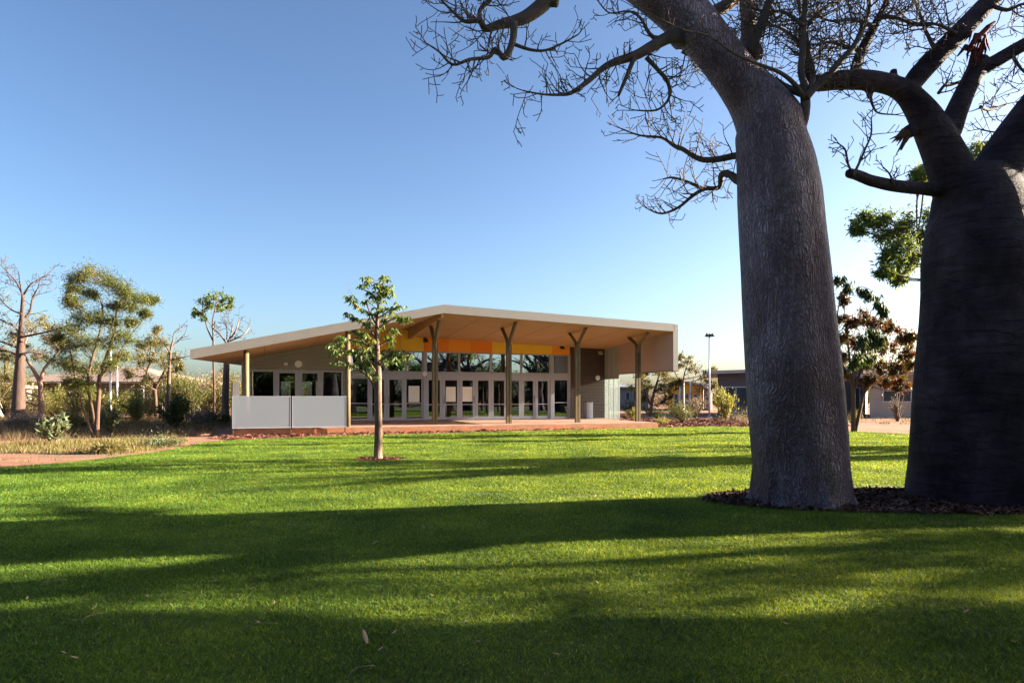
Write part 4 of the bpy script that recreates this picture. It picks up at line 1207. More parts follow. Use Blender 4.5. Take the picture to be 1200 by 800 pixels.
VW = 7.3            # wall plane
DZ = 0.29           # deck level
UL, UR = -10.1, 11.8
ZL, ZP, ZR = 3.39, 5.60, 5.18
FT = 0.33
VB = 16.0
skew = 0.114


def ztop(u):
    return ZL + (ZP - ZL) * (u - UL) / (0 - UL) if u < 0 else ZP + (ZR - ZP) * u / UR


def zsof(u, v):
    return ztop(u) - FT - (0.06 * v if u > 0.001 else 0.0)


# roof slabs
r = MB()
a = [(UL, 0, ZL - FT + .012), (0, 0, ZP - FT + .012), (0, 0, ZP), (UL, 0, ZL)]
bb = [(UL + skew * VB, VB, ztop(UL + skew * VB) - FT + .012), (0, VB, ZP - FT + .012), (0, VB, ZP), (UL + skew * VB, VB, ztop(UL + skew * VB))]
r.prism(None, a, bb)
a = [(0.0, 0, ZP - FT + .012), (UR, 0, ZR - FT + .012), (UR, 0, ZR), (0.0, 0, ZP)]
bb = [(x, VB, z) for x, _, z in a]
r.prism(None, a, bb)
roof = r.build('roof', c_['fascia'], PAV)
# soffit sheets
s = MB()
s.prism(None, [(UL + .02, .03, ztop(UL) - FT - .02), (-.02, .03, ZP - FT - .02), (-.02, .03, ZP - FT + .01), (UL + .02, .03, ZL - FT + .01)],
        [(UL + skew * VB + .02, VB, ztop(UL + skew * VB) - FT - .02), (-.02, VB, ZP - FT - .02), (-.02, VB, ZP - FT + .01), (UL + skew * VB + .02, VB, ztop(UL + skew * VB) - FT + .01)])
s.prism(None, [(.02, .03, zsof(.02, .03) - .02), (UR - .06, .03, zsof(UR, .03) - .02), (UR - .06, .03, ZR - FT + .008), (.02, .03, ZP - FT + .008)],
        [(.02, VW, zsof(.02, VW) - .02), (UR - .06, VW, zsof(UR, VW) - .02), (UR - .06, VW, ZR - FT + .008), (.02, VW, ZP - FT + .008)])
s.build('soffit', c_['soffit'], PAV)
# ridge beam between the two soffits
s = MB().prism(None, [(-.10, .06, ZP - FT - .20), (.05, .06, ZP - FT - .20), (.05, .06, ZP - FT - .022), (-.10, .06, ZP - FT - .022)],
               [(-.10, VW, ZP - FT - .62), (.05, VW, ZP - FT - .62), (.05, VW, ZP - FT - .022), (-.10, VW, ZP - FT - .022)])
s.build('ridge_beam', c_['soffit'], PAV)
# soffit joints
s = MB()
for u in [1.85 * k for k in range(1, 6)]:
    s.prism(None, [(u, .05, zsof(u, .05) - .026), (u + .022, .05, zsof(u, .05) - .026), (u + .022, .05, zsof(u, .05) - .021), (u, .05, zsof(u, .05) - .021)],
            [(u, VW - .02, zsof(u, VW) - .026), (u + .022, VW - .02, zsof(u, VW) - .026), (u + .022, VW - .02, zsof(u, VW) - .021), (u, VW - .02, zsof(u, VW) - .021)])
for u in (-7.4, -5.2, -2.9):
    s.box(u, u + .02, .05, VW - .02, ztop(u) - FT - .026, ztop(u) - FT - .0215)
s.build('soffit_joints', c_['post'], PAV)
# front fascia folded from one sheet, and its right return
f = MB()
e = .025
f.prism(None, [(UL - .02, -e, ZL - FT - .03), (0, -e, ZP - FT - .03), (0, -e, ZP + .02), (UL - .02, -e, ZL + .02)],
        [(UL - .02, -.003, ZL - FT - .03), (0, -.003, ZP - FT - .03), (0, -.003, ZP + .02), (UL - .02, -.003, ZL + .02)])
f.prism(None, [(0, -e, ZP - FT - .03), (UR + .02, -e, ZR - FT - .03), (UR + .02, -e, ZR + .02), (0, -e, ZP + .02)],
        [(0, -.003, ZP - FT - .03), (UR + .02, -.003, ZR - FT - .03), (UR + .02, -.003, ZR + .02), (0, -.003, ZP + .02)])
f.build('fascia', c_['fascia'], PAV)
# hanging end wall at the right
VE = 5.5
ZE = 2.9
s = MB().box(UR - .05, UR - .003, .02, VE, ZE, ZR - FT + .006)
s.build('end_panel', c_['endpanel'], PAV)
s = MB().box(UR, UR + .22, -.028, VE, ZE - .04, ZR - .002)
s.box(UR - .06, UR - .0, -.028, .012, ZE - .04, ZR - FT - .031)
s.box(UR - .05, UR - .004, .02, VE, ZE - .06, ZE - .002)
s.build('end_trim', c_['fascia'], PAV)
uE_ = u_at(711, VW)
c_['finp'] = M('grey_green_panel', (0.30, 0.34, 0.31), .5, .06, 1, wave=('Y', 1.6, .5))
# translucent fin between hanging wall and main wall
MB().box(UR - .055, UR - .02, VE + .004, VW + .1, DZ, ZE - .3).build('translucent_fin', c_['fin'], PAV)
MB().box(UR - .055, UR - .02, VE + .004, VW + .1, ZE - .298, zsof(UR, VE)).build('fin_panel', c_['finp'], PAV)
MB().box(uE_ - .1, UR - .056, VW + .02, VW + .1, ZE - .3, zsof(UR, VW)).build('fin_return', c_['finp'], PAV)
s = MB()
for v in (VE - .03, VE + .58, VE + 1.17):
    s.box(UR - .075, UR - .015, v, v + .035, DZ, (ZE - .062) if v < VE else zsof(UR, v) - .03)
s.build('fin_frame', c_['frame'], PAV)

# deck
s = MB().box(-8.45, 11.0, .3, VW + .02, .02, DZ)
s.build('deck', c_['deck'], PAV, bevel=.015)
s = MB().box(-8.5, 11.05, .27, .297, 0, DZ - .05)
s.build('deck_edge', c_['rust'], PAV)

# walls on plane VW
uA = u_at(283, VW); uB = u_at(408, VW); uC = u_at(497, VW); uD = u_at(668, VW); uE = u_at(711, VW)
ZD, ZT, ZW = 2.62, 2.88, 3.97     # door head, transom top, high window head
w0 = u_at(291, VW); w1 = u_at(402.5, VW)
s = MB()
s.prism(None, [(uA, VW, ZT + .07), (uB, VW, ZT + .07), (uB, VW, zsof(uB, 0) - .021), (uA, VW, zsof(uA, 0) - .021)],
        [(uA, VW + .1, ZT + .07), (uB, VW + .1, ZT + .07), (uB, VW + .1, zsof(uB, 0) - .021), (uA, VW + .1, zsof(uA, 0) - .021)])
s.box(uA, w0 - .002, VW, VW + .1, DZ, ZT + .069)
s.box(w1 + .002, uB, VW, VW + .1, DZ, ZT + .069)
s.box(uA, uA + .1, VW + .101, 15, DZ, ZT + .6)
s.build('ribbed_wall', c_['corr'], PAV)
s = MB()
s.prism(None, [(uD + .02, VW - .05, DZ), (uE + .1, VW - .05, DZ), (uE + .1, VW - .05, zsof(uE, VW) - .021), (uD + .02, VW - .05, zsof(uD, VW) - .021)],
        [(uD + .02, VW + .1, DZ), (uE + .1, VW + .1, DZ), (uE + .1, VW + .1, zsof(uE, VW) - .021), (uD + .02, VW + .1, zsof(uD, VW) - .021)])
s.build('brown_wall', c_['brown'], PAV)

# colour panels above the high windows
zz = ZW + .06


def panel(p0, p1, mat, left=False):
    a0, a1 = u_at(p0, VW) + .006, u_at(p1, VW) - .006
    t0, t1 = (zsof(min(a0, -.0), 0) - .021, zsof(min(a1, 0), 0) - .021) if left else (zsof(max(a0, .01), VW) - .021, zsof(max(a1, .01), VW) - .021)
    s = MB().prism(None, [(a0, VW - .01, zz), (a1, VW - .01, zz), (a1, VW - .01, t1), (a0, VW - .01, t0)],
                   [(a0, VW + .04, zz), (a1, VW + .04, zz), (a1, VW + .04, t1), (a0, VW + .04, t0)])
    s.build('colour_panel', c_[mat], PAV)


uZ = u_at(497, VW)
panel(408, 440, 'amber', True); panel(440, 470, 'amber', True); panel(470, 497, 'yellow', True)
for p0, p1, m_ in [(497, 525, 'orange2'), (525, 552, 'orange'), (552, 576, 'orange2'), (576, 603, 'yellow'), (603, 624.4, 'yellow'), (624.4, 647, 'yellow'), (647, 668, 'orange')]:
    panel(p0, p1, m_)
# solid backing behind the panels
MB().box(uB, uD, VW + .05, VW + .12, ZW + .05, 4.6).build('panel_backing', c_['darkm'], PAV)


def glazed(name, p0, p1, z0, z1, fw, gmat='glass', v=VW, handle=None, rail=None, depth=.07, um=None):
    """one frame with its pane as a child"""
    a0, a1 = (u_at(p0, v), u_at(p1, v)) if um is None else um
    s = MB()
    s.box(a0, a0 + fw, v, v + depth, z0, z1); s.box(a1 - fw, a1, v, v + depth, z0, z1)
    s.box(a0 + fw, a1 - fw, v, v + depth, z0, z0 + fw); s.box(a0 + fw, a1 - fw, v, v + depth, z1 - fw, z1)
    if rail: s.box(a0 + fw, a1 - fw, v + .01, v + depth - .01, rail, rail + .045)
    o = s.build(name, c_['frame'], PAV)
    MB().box(a0 + fw - .004, a1 - fw + .004, v + .03, v + .038, z0 + fw - .004, z1 - fw + .004).build('pane', c_[gmat], o)
    if handle:
        h = MB(); x = a1 - fw * .6 if handle > 0 else a0 + fw * .6
        h.box(x - .012, x + .012, v - .06, v - .035, 1.2, 1.6); h.box(x - .01, x + .01, v - .036, v - .001, 1.22, 1.25); h.box(x - .01, x + .01, v - .036, v - .001, 1.55, 1.58)
        h.build('handle', c_['darkm'], o)
    return o


# left wing glazing
glazed('window', 291, 323, DZ + .02, ZT + .06, .11)
glazed('door', 323.2, 350, DZ + .02, ZT + .06, .17, handle=1, rail=1.15)
glazed('door', 350.2, 376, DZ + .02, ZT + .06, .17, handle=-1, rail=1.15)
glazed('window', 376.2, 402.4, DZ + .02, ZT + .06, .10)
# middle section
glazed('window', 408.5, 433, DZ + .02, ZD, .10, rail=1.2)
glazed('door', 433.2, 453, DZ + .02, ZD, .14, handle=1, rail=1.15)
glazed('door', 453.2, 474, DZ + .02, ZD, .14, handle=-1, rail=1.15)
glazed('window', 474.2, 496, DZ + .02, ZD, .10, rail=1.2)
MB().box(uB, uC, VW - .02, VW + .08, ZD + .002, ZT - .002).build('transom', c_['frame'], PAV)
glazed('high_window', 408.5, 452, ZT, ZW + .05, .07, 'glass_up'); glazed('high_window', 452.2, 475.5, ZT, ZW + .05, .06, 'glass_up'); glazed('high_window', 475.7, 495.7, ZT, ZW + .05, .06, 'glass_up')
for a0, a1 in ((496.2, 499), (645, 648), (666.8, 668.3)):
    MB().box(u_at(a0, VW), u_at(a1, VW), VW - .03, VW + .08, DZ, ZW + .05).build('mullion', c_['frame'], PAV)
ed = [499.2, 518.6, 538.8, 557.2, 575.6, 593.8, 611, 627.6, 644.8]
for i in range(8):
    glazed('door', ed[i] + .1, ed[i + 1] - .1, DZ + .02, ZD, .145, handle=(1 if i % 2 == 0 else -1) if i in (1, 2, 5, 6) else None, rail=1.12)
glazed('window', 648.2, 666.6, DZ + .02, ZD, .09, rail=1.2)
s = MB(); s.box(uC + .15, u_at(645, VW) - .002, VW - .02, VW + .08, ZD + .002, ZT - .002)
s.box(u_at(648, VW) + .002, u_at(666.8, VW) - .002, VW - .02, VW + .08, ZD + .002, ZT - .002)
s.build('transom', c_['frame'], PAV)
for a0, a1 in [(499.2, 538), (538.2, 575), (575.2, 611), (611.2, 644.8), (648.2, 666.6)]:
    glazed('high_window', a0, a1, ZT, ZW + .05, .06, 'glass_up')

# interior shell
s = MB()
VK = 15.0
s.box(uA + .12, -6.4, VK, VK + .1, DZ, 4.4); s.box(-6.4, -3.9, VK, VK + .1, DZ, .9); s.box(-6.4, -3.9, VK, VK + .1, 2.5, 4.4)
for u in [uA + .12 + k * 1.25 for k in range(8)]:
    if -6.4 < u < -4.2: s.box(u, u + .25, VK - .001, VK + .101, .9, 2.5)
s.box(-3.9, uD, VK, VK + .1, DZ, 4.6)
s.box(uD + .1, uD + .2, VW + .12, VK, DZ, 4.6)
s.box(uB - .05, uB + .04, VW + .14, VW + 5.5, DZ, 4.0)
s.build('interior_walls', c_['inner'], PAV)
MB().box(uA + .1, uD + .3, VW + .03, VK + .1, .02, DZ + .005).build('interior_floor', c_['floor'], PAV)

# white notice panel inside the left-most glass and kitchen hatch shade strip
MB().box(u_at(413, VW + .3), u_at(431, VW + .3), VW + .3, VW + .32, 2.25, 2.58).build('blind', c_['white'], PAV)


# Y posts
def y_post(u, v=1.7):
    root_z = DZ
    s = MB()
    zf = 4.1
    hw = .07
    # twin flat plates with a thin gap
    s.box(u - .13, u - .018, v - hw, v + hw, root_z, zf)
    s.box(u + .018, u + .13, v - hw, v + hw, root_z, zf)
    s.box(u - .018, u + .018, v - hw * .5, v + hw * .5, root_z, zf)
    o = s.build('post', c_['post'], PAV)
    for sg in (-1, 1):
        top_v = v + sg * .95
        zt = zsof(u if u > .01 else .01, top_v) - .03
        a = MB()
        pts = [(v, zf - .25), (v + sg * .10, zf + .02), (v + sg * .95, zt)]
        pr = []
        wd = .075
        L0 = [(u - .10, v - .068, zf - .35), (u + .10, v - .068, zf - .35), (u + .10, v + .068, zf - .35), (u - .10, v + .068, zf - .35)]
        a.tube([(u, v + sg * .02, zf - .3), (u, v + sg * .07, zf - .02), (u, v + sg * .22, zf + .22), (u, top_v, zt)], [.105, .105, .10, .10], 4)
        arm = a.build('arm', c_['post'], o)
    return o


for u in (0.02, 3.65, 7.3, 10.75): y_post(u)
for u, z0 in ((-4.07, DZ), (-8.1, DZ)):
    MB().tube([(u, .5, z0), (u, .5, 1.8), (u, .5, zsof(u, 0) - .02)], [.115, .11, .105], 20).build('timber_pole', c_['pole'], PAV, True)
# screen in two sheets with a thin frame
su0, su1 = u_at(271.9, .1), u_at(406, .1)
sm = u_at(341.5, .1)
for a0, a1 in ((su0, sm - .02), (sm + .02, su1)):
    o = MB().box(a0 + .03, a1 - .03, .09, .094, .34, 1.57).build('screen', c_['perf'], PAV)
    s = MB(); s.box(a0, a1, .084, .10, 1.571, 1.60); s.box(a0, a1, .084, .10, .31, .339); s.box(a0 + .012, a0 + .03, .084, .10, .34, 1.57); s.box(a1 - .03, a1 - .012, .084, .10, .34, 1.57)
    s.build('screen_frame', c_['frame'], o)
o = MB().box(su0 - .01, su0 + .02, .13, 6.0, .34, 1.57).build('screen', c_['perf'], PAV)
s = MB()
for u in (su0 + .05, sm, su1 - .06): s.box(u - .03, u + .03, .12, .17, 0, 1.55)
s.build('screen_post', c_['post'], PAV)
# timber edged white board behind the screen's left end
o = MB().box(u_at(272.5, 3), u_at(281, 3), 3.0, 3.03, 1.2, z_at(276, 448, 3)).build('side_board', c_['paper'], PAV)
MB().box(u_at(271.3, 3), u_at(272.5, 3) - .002, 2.98, 3.06, DZ, z_at(276, 446.5, 3)).build('board_post', c_['post'], o)


def disc(name, px, py, v, r, mat, dep=.07):
    u = u_at(px, v); z = z_at(px, py, v)
    return MB().tube([(u, v - dep, z), (u, v - dep * .25, z), (u, v - .001, z)], [r * .75, r, r], 20).build(name, c_[mat], PAV, False)


disc('wall_light', 349.5, 426.5, VW, .19, 'white'); disc('wall_light', 497.3, 438, VW - .03, .14, 'white', .06); disc('wall_light', 700.5, 442.5, VW - .05, .15, 'white')
s = MB(); u = u_at(335, VW); z = z_at(335, 426.5, VW); s.box(u - .09, u + .09, VW - .1, VW - .001, z - .07, z + .07); s.build('alarm_box', c_['white'], PAV, bevel=.015)
for px, py, vv in ((498, 398, VW - .012), (657.5, 406, VW - .012), (702, 412.5, VW - .052)):
    u = u_at(px, vv); z = z_at(px, py, vv)
    o = MB().box(u - .04, u + .04, vv - .12, vv, z + .02, z + .12).build('floodlight', c_['darkm'], PAV)
    MB().prism(None, [(u - .14, vv - .26, z - .12), (u + .14, vv - .26, z - .12), (u + .1, vv - .1, z + .08), (u - .1, vv - .1, z + .08)],
               [(u - .14, vv - .2, z - .16), (u + .14, vv - .2, z - .16), (u + .1, vv - .04, z + .02), (u - .1, vv - .04, z + .02)]).build('lamp_head', c_['darkm'] if px != 702 else c_['frame'], o)

# paper notices taped to the panes
for px0, px1, y0, y1, lb in [(478.8, 491.5, 452, 471, 'blank white paper notice on the fixed pane left of the first post'), (522.6, 534, 453, 470.5, 'blank white paper notice on the door just right of the first Y post'),
                             (542, 553.6, 453, 470.3, 'blank white paper notice on the second glazed door past the first Y post')]:
    v = VW + .024
    a0, a1 = u_at(px0, v), u_at(px1, v)
    z0, z1 = z_at(px0, y1, v), z_at(px0, y0, v)
    o = MB().box(-(a1 - a0) / 2, (a1 - a0) / 2, -.003, .001, 0, z1 - z0).build('paper_notice', c_['paper'])
    uc = (a0 + a1) / 2
    o.location = (OX + UX * uc - UY * v, OY + UY * uc + UX * v, z0)
    o.rotation_euler.z = RZ
    tag(o, lb, 'notice')


def at_pav(u, v, z): return (OX + UX * u - UY * v, OY + UY * u + UX * v, z)


# drinking-fountain style plinth against the brown wall
u = u_at(690.5, 6.4)
R0 = empty('concrete_plinth', at_pav(u, 6.5, DZ), RZ, 'waist high grey box plinth on the deck against the brown wall', 'plinth')
MB().box(-.2, .2, -.18, .18, 0, .95).build('body', c_['frame'], R0, bevel=.02)
MB().box(-.22, .22, -.2, .2, .951, .99).build('top_plate', c_['fascia'], R0, bevel=.008)
u = u_at(685, 6.9)
R0 = empty('tap_stand', at_pav(u, 6.9, DZ), RZ, 'small dark tap stand beside the grey plinth', 'tap')
MB().tube([(0, 0, 0), (0, 0, .42)], [.03, .03], 10).build('pipe', c_['darkm'], R0)
MB().tube([(0, .0, .42), (0, -.02, .47), (0, -.12, .47), (0, -.14, .40)], [.03, .04, .03, .025], 8).build('tap', c_['darkm'], R0)
MB().box(-.12, .12, -.12, .12, 0, .03).build('base_plate', c_['darkm'], R0)

# tables and chairs inside, seen through the glass
T0 = empty('dining_table', at_pav(-3.2, 9.4, DZ + .005), RZ, 'plain table with metal legs inside the pavilion behind the glass doors', 'table', 'tables inside the pavilion')
MB().box(-.8, .8, -.4, .4, .70, .74).build('tabletop', c_['white'], T0)
for sx in (-.7, .7):
    for sy in (-.32, .32): MB().tube([(sx, sy, 0), (sx, sy, .70)], [.02, .02], 8).build('leg', c_['frame'], T0)
for (u, v) in [(-.9, 10.2), (-5.6, 10.4), (2.0, 9.6), (4.6, 10.6)]:
    c = copy_tree(T0); c.location = at_pav(u, v, DZ + .005)
C0 = empty('metal_chair', at_pav(-3.6, 8.7, DZ + .005), RZ, 'simple metal chair at a table inside the pavilion', 'chair', 'chairs inside the pavilion')
MB().box(-.21, .21, -.2, .2, .43, .455).build('seat', c_['darkm'], C0)
MB().box(-.2, .2, -.22, -.2, .62, .86).build('backrest', c_['darkm'], C0)
for sx in (-.19, .19):
    MB().tube([(sx, -.21, 0), (sx, -.21, .86)], [.013, .013], 6).build('leg', c_['frame'], C0)
    MB().tube([(sx, .19, 0), (sx, .19, .43)], [.013, .013], 6).build('leg', c_['frame'], C0)
for (u, v) in [(-2.8, 8.7), (-1.2, 9.4), (-.5, 9.4), (-5.9, 9.6), (1.7, 8.9), (2.4, 8.9)]:
    c = copy_tree(C0); c.location = at_pav(u, v, DZ + .005)


# =================================================================== FAR BUILDINGS
def _skew(Y0):
    return lambda x, y: x * (1 + (y - Y0) / Y0 * 1.06)


def gable_block(name, label, X0, X1, Y0, Y1, ze, zr, wallm, roofm, over=.6, windows=(), slope='x', zr2=None, posts=()):
    R0 = empty(name, ((X0 + X1) / 2, Y0, 0), 0, label, 'building')
    cx = (X0 + X1) / 2
    parts = []
    s = MB()
    sk = _skew(Y0)
    if slope == 'mono':      # monopitch running along x: ze at X0, zr at X1
        s.prism(None, [(X0, Y0, 0), (X1, Y0, 0), (X1, Y0, zr - .02), (X0, Y0, ze - .02)], [(sk(X0, Y1), Y1, 0), (sk(X1, Y1), Y1, 0), (sk(X1, Y1), Y1, zr - .02), (sk(X0, Y1), Y1, ze - .02)])
    else:
        s.box(X0, X1, Y0, Y1, 0, ze)
    parts.append(s.build('wall', wallm))
    s = MB()
    if slope == 'mono':
        k = (zr - ze) / (X1 - X0)
        za, zb = ze - k * over, zr + k * over
        s.prism(None, [(X0 - over, Y0 - over, za), (X1 + over, Y0 - over, zb), (X1 + over, Y0 - over, zb + .25), (X0 - over, Y0 - over, za + .25)],
                [(sk(X0 - over, Y1), Y1, za), (sk(X1 + over, Y1), Y1, zb), (sk(X1 + over, Y1), Y1, zb + .25), (sk(X0 - over, Y1), Y1, za + .25)])
    else:
        ym = (Y0 + Y1) / 2; hp = (Y1 - Y0) / 2
        A = [(X0 - over, Y0 - over), (X1 + over, Y0 - over), (X1 + over, Y1 + over), (X0 - over, Y1 + over)]
        s.add([(x, y, ze) for x, y in A] + [(x, y, ze + .16) for x, y in A] + [(X0 + hp, ym, zr), (X1 - hp, ym, zr)],
              [(3, 2, 1, 0), (0, 1, 5, 4), (1, 2, 6, 5), (2, 3, 7, 6), (3, 0, 4, 7), (4, 5, 9, 8), (5, 6, 9), (6, 7, 8, 9), (7, 4, 8)])
    parts.append(s.build('roof', roofm))
    sub = []
    for (a0, a1, z0, z1, nm) in windows:
        fr = MB(); fw = .07
        fr.box(a0, a1, Y0 - .05, Y0 - .003, z0, z0 + fw); fr.box(a0, a1, Y0 - .05, Y0 - .003, z1 - fw, z1)
        n = max(1, round((a1 - a0) / 1.1))
        for i in range(n + 1):
            xx = a0 + (a1 - a0 - fw) * i / n
            fr.box(xx, xx + fw, Y0 - .052, Y0 - .003, z0 + fw, z1 - fw)
        fo = fr.build(nm, c_['frame'] if nm != 'opening' else c_['darkm'])
        pn = MB().box(a0 + .01, a1 - .01, Y0 - .02, Y0 - .004, z0 + .01, z1 - .01).build('pane', MT['far_glass'] if nm != 'opening' else c_['darkm'])
        parts.append(fo); sub.append((fo, pn))
    for x in posts:
        parts.append(MB().tube([(x, Y0 - 1.6, 0), (x, Y0 - 1.6, ze + .02)], [.07, .07], 8).build('post', c_['fascia']))
    inv = Matrix.Translation(R0.location).inverted()
    for p in parts: p.data.transform(inv); p.parent = R0
    for fo, pn in sub: pn.data.transform(inv); pn.parent = fo
    return R0


MT['far_glass'] = M('dark_reflective_glass', (0.04, 0.055, 0.07), 0.08, 0.1, 1, spec=.8)
MT['terra'] = M('pinkish_roof_sheet', (0.36, 0.25, 0.19), .6, .08, 1, wave=('X', 2, .4))
MT['dkroof'] = M('grey_roof_sheet', (0.28, 0.27, 0.27), .5, .08, 1)
MT['yellow_wall'] = M('yellow_wall', (0.6, 0.35, 0.03), .6, .08, 1)
MT['dark_wall'] = M('charcoal_wall', (0.085, 0.075, 0.09), .6, .1, 1, wave=('Z', 2.5, .4))
MT['cream_wall'] = M('pale_block_wall', (0.30, 0.285, 0.26), .8, .06, 2, wave=('Z', 2.5, .8))
MT['grey_wall'] = M('grey_wall', (0.22, 0.21, 0.22), .6, .1, 1)
MT['tan_wall'] = M('brown_wall', (0.16, 0.12, 0.10), .7, .1, 1)


def XX(px, Y): return (px - CX) / F * Y


gable_block('low_house', 'low house with long pinkish roof behind the woodland on the left', XX(28, 62), XX(192, 62), 62, 72, 2.75, 4.5, MT['tan_wall'], MT['terra'], 1.2,
            [(XX(34, 62), XX(46, 62), .9, 2.2, 'window'), (XX(60, 62), XX(75, 62), .9, 2.2, 'window'), (XX(95, 62), XX(110, 62), .9, 2.2, 'window'), (XX(150, 62), XX(165, 62), .2, 2.3, 'window')],
            posts=[XX(p, 60.4) for p in (38, 70, 103, 138, 168, 190)])
gable_block('pale_shed', 'small pale shed wall at the far left edge behind bushes', XX(-110, 50), XX(-8, 50), 50, 54, 2.2, 2.8, MT['cream_wall'], MT['terra'], .5,
            [(XX(-40, 50), XX(-18, 50), .9, 1.9, 'window')])
gable_block('yellow_building', 'yellow walled building with sloping dark roof beyond the shrubs', XX(783, 78), XX(823, 78), 78, 88, 3.3, 2.75, MT['yellow_wall'], MT['dkroof'], .8,
            [(XX(789.5, 78), XX(795, 78), .2, 1.9, 'window'), (XX(800, 78), XX(807, 78), .4, 1.9, 'window'), (XX(812, 78), XX(817, 78), .2, 1.8, 'window')], slope='mono')
gable_block('dark_annex', 'small dark annex joined to the right of the yellow building', XX(824.5, 76), XX(833, 76), 76, 86, 2.55, 2.3, MT['dark_wall'], MT['dkroof'], .1, [(XX(826, 76), XX(831, 76), .3, 1.6, 'window')], slope='mono')
gable_block('grey_building', 'low grey building glimpsed between pavilion and shade tree', XX(700, 85), XX(760, 85), 85, 95, 2.6, 3.2, MT['grey_wall'], MT['dkroof'], .8,
            [(XX(733, 85), XX(738, 85), 1.0, 2.1, 'window'), (XX(742, 85), XX(748, 85), 1.0, 2.1, 'window')])
gable_block('dark_building', 'charcoal building with flat grey eave behind the left boab trunk', XX(841, 54), XX(1012, 54), 54, 66, 3.35, 3.75, MT['dark_wall'], MT['dkroof'], 1.1,
            [(XX(847.5, 54), XX(877, 54), .3, 2.35, 'window'), (XX(900, 54), XX(940, 54), .3, 2.35, 'window'), (XX(1000, 54), XX(1008, 54), .2, 2.3, 'window')], slope='mono')
gable_block('pale_building', 'pale block walled building with white framed windows seen between the boabs', XX(1019, 50), XX(1110, 50), 50, 60, 3.0, 3.3, MT['cream_wall'], MT['dkroof'], 1.3,
            [(XX(1034, 50), XX(1068, 50), 1.15, 2.05, 'window'), (XX(1082, 50), XX(1100, 50), 1.15, 2.05, 'window')], slope='mono')


# =================================================================== POLES
def lamp_post():
    b = G(831.3, 489.5)
    b = Vector((P(831.3, 489, 50).x, 50, 0))
    R0 = empty('lamp_post', b, 0, 'tall slim white lamp post with three small lamp heads right of the pavilion', 'lamp post')
    h = 6.25
    MB().tube([(0, 0, 0), (0, 0, 3), (0, 0, h - .3)], [.07, .06, .05], 14).build('pole', c_['frame'], R0, True)
    MB().tube([(0, 0, 0), (0, 0, .12)], [.2, .2], 14).build('base_flange', c_['frame'], R0)
    MB().tube([(0, 0, h - .3), (0, 0, h - .1)], [.1, .1], 12).build('collar', c_['darkm'], R0)
    for a in (-2.6, -.4, 1.4):
        dx, dy = math.cos(a) * .22, math.sin(a) * .22
        MB().tube([(0, 0, h - .2), (dx, dy, h - .12), (dx * 1.05, dy * 1.05, h - .3)], [.03, .09, .19], 12).build('lamp_head', c_['darkm'], R0)


lamp_post()
for px, y1, y0, Y, lb in [(797, 449, 477, 60, 'slim white pole at the left of three in front of the yellow building'), (801.3, 449, 473, 66, 'slim white pole in the middle of three by the yellow building'),
                          (809.3, 448, 475, 62, 'slim white pole at the right of three by the yellow building'), (129.5, 388, 492, 44, 'thin tall white pole behind the feathery tree'),
                          (137, 428, 488, 47, 'shorter thin grey pole just right of the tall white one')]:
    hz = P(px, y1, Y).z
    R0 = empty('metal_pole', (P(px, y0, Y).x, Y, 0), 0, lb, 'pole')
    MB().tube([(0, 0, 0), (0, 0, hz)], [.075, .06], 10).build('shaft', c_['white'] if px != 137 else c_['frame'], R0)
    MB().tube([(0, 0, hz), (0, 0, hz + .06)], [.07, .03], 10).build('cap', c_['frame'], R0)
    MB().tube([(0, 0, 0), (0, 0, .05)], [.14, .14], 10).build('base_flange', c_['frame'], R0)

# =================================================================== LITTER ON THE LAWN
MT['litter'] = M('dead_leaf', (0.36, 0.25, 0.15), .8, .2, 12)
MT['litter2'] = M('grey_twig', (0.20, 0.15, 0.09), .85, .2, 12)


def dead_leaf(px, py, L, ang, label, curl=.35, group=None, upr=.3):
    o = G(px, py); L *= .62 if upr < .5 else .85
    n = 9; vs, fs = [], []
    for i in range(n):
        t = i / (n - 1)
        wv = L * .17 * math.sin(math.pi * min(1, t * .95 + .04)) ** .8
        x = L * (t - .5); z = .03 + upr * L * t + curl * L * (t - .5) ** 2
        for k, s in enumerate((-1, 0, 1)):
            vs.append((x, s * wv, z + abs(s) * wv * .5))
    for i in range(n - 1):
        for k in range(2):
            a = i * 3 + k; fs.append((a, a + 3, a + 4, a + 1))
    ob = MB().add(vs, fs).build('fallen_leaf', MT['litter'], smooth=True)
    sl_ = ob.modifiers.new('s', 'SOLIDIFY'); sl_.thickness = .002
    ob.location = (o.x, o.y, 0); ob.rotation_euler = (0, 0, ang)
    tag(ob, label, 'leaf', group)


def stick(px, py, L, ang, bend, label):
    o = G(px, py)
    pts = []; rr = []
    for i in range(9):
        t = i / 8
        pts.append(((t - .5) * L, bend * L * math.sin(math.pi * t) + .01 * math.sin(7 * t), .03 + .02 * math.sin(3 * t)))
        rr.append(.0028 * (1 - .5 * t) * (L / .3) ** .5 + .001)
    ob = MB().tube(pts, rr, 6).build('fallen_twig', MT['litter2'], smooth=True)
    ob.location = (o.x, o.y, 0); ob.rotation_euler = (0, 0, ang)
    tag(ob, label, 'twig')


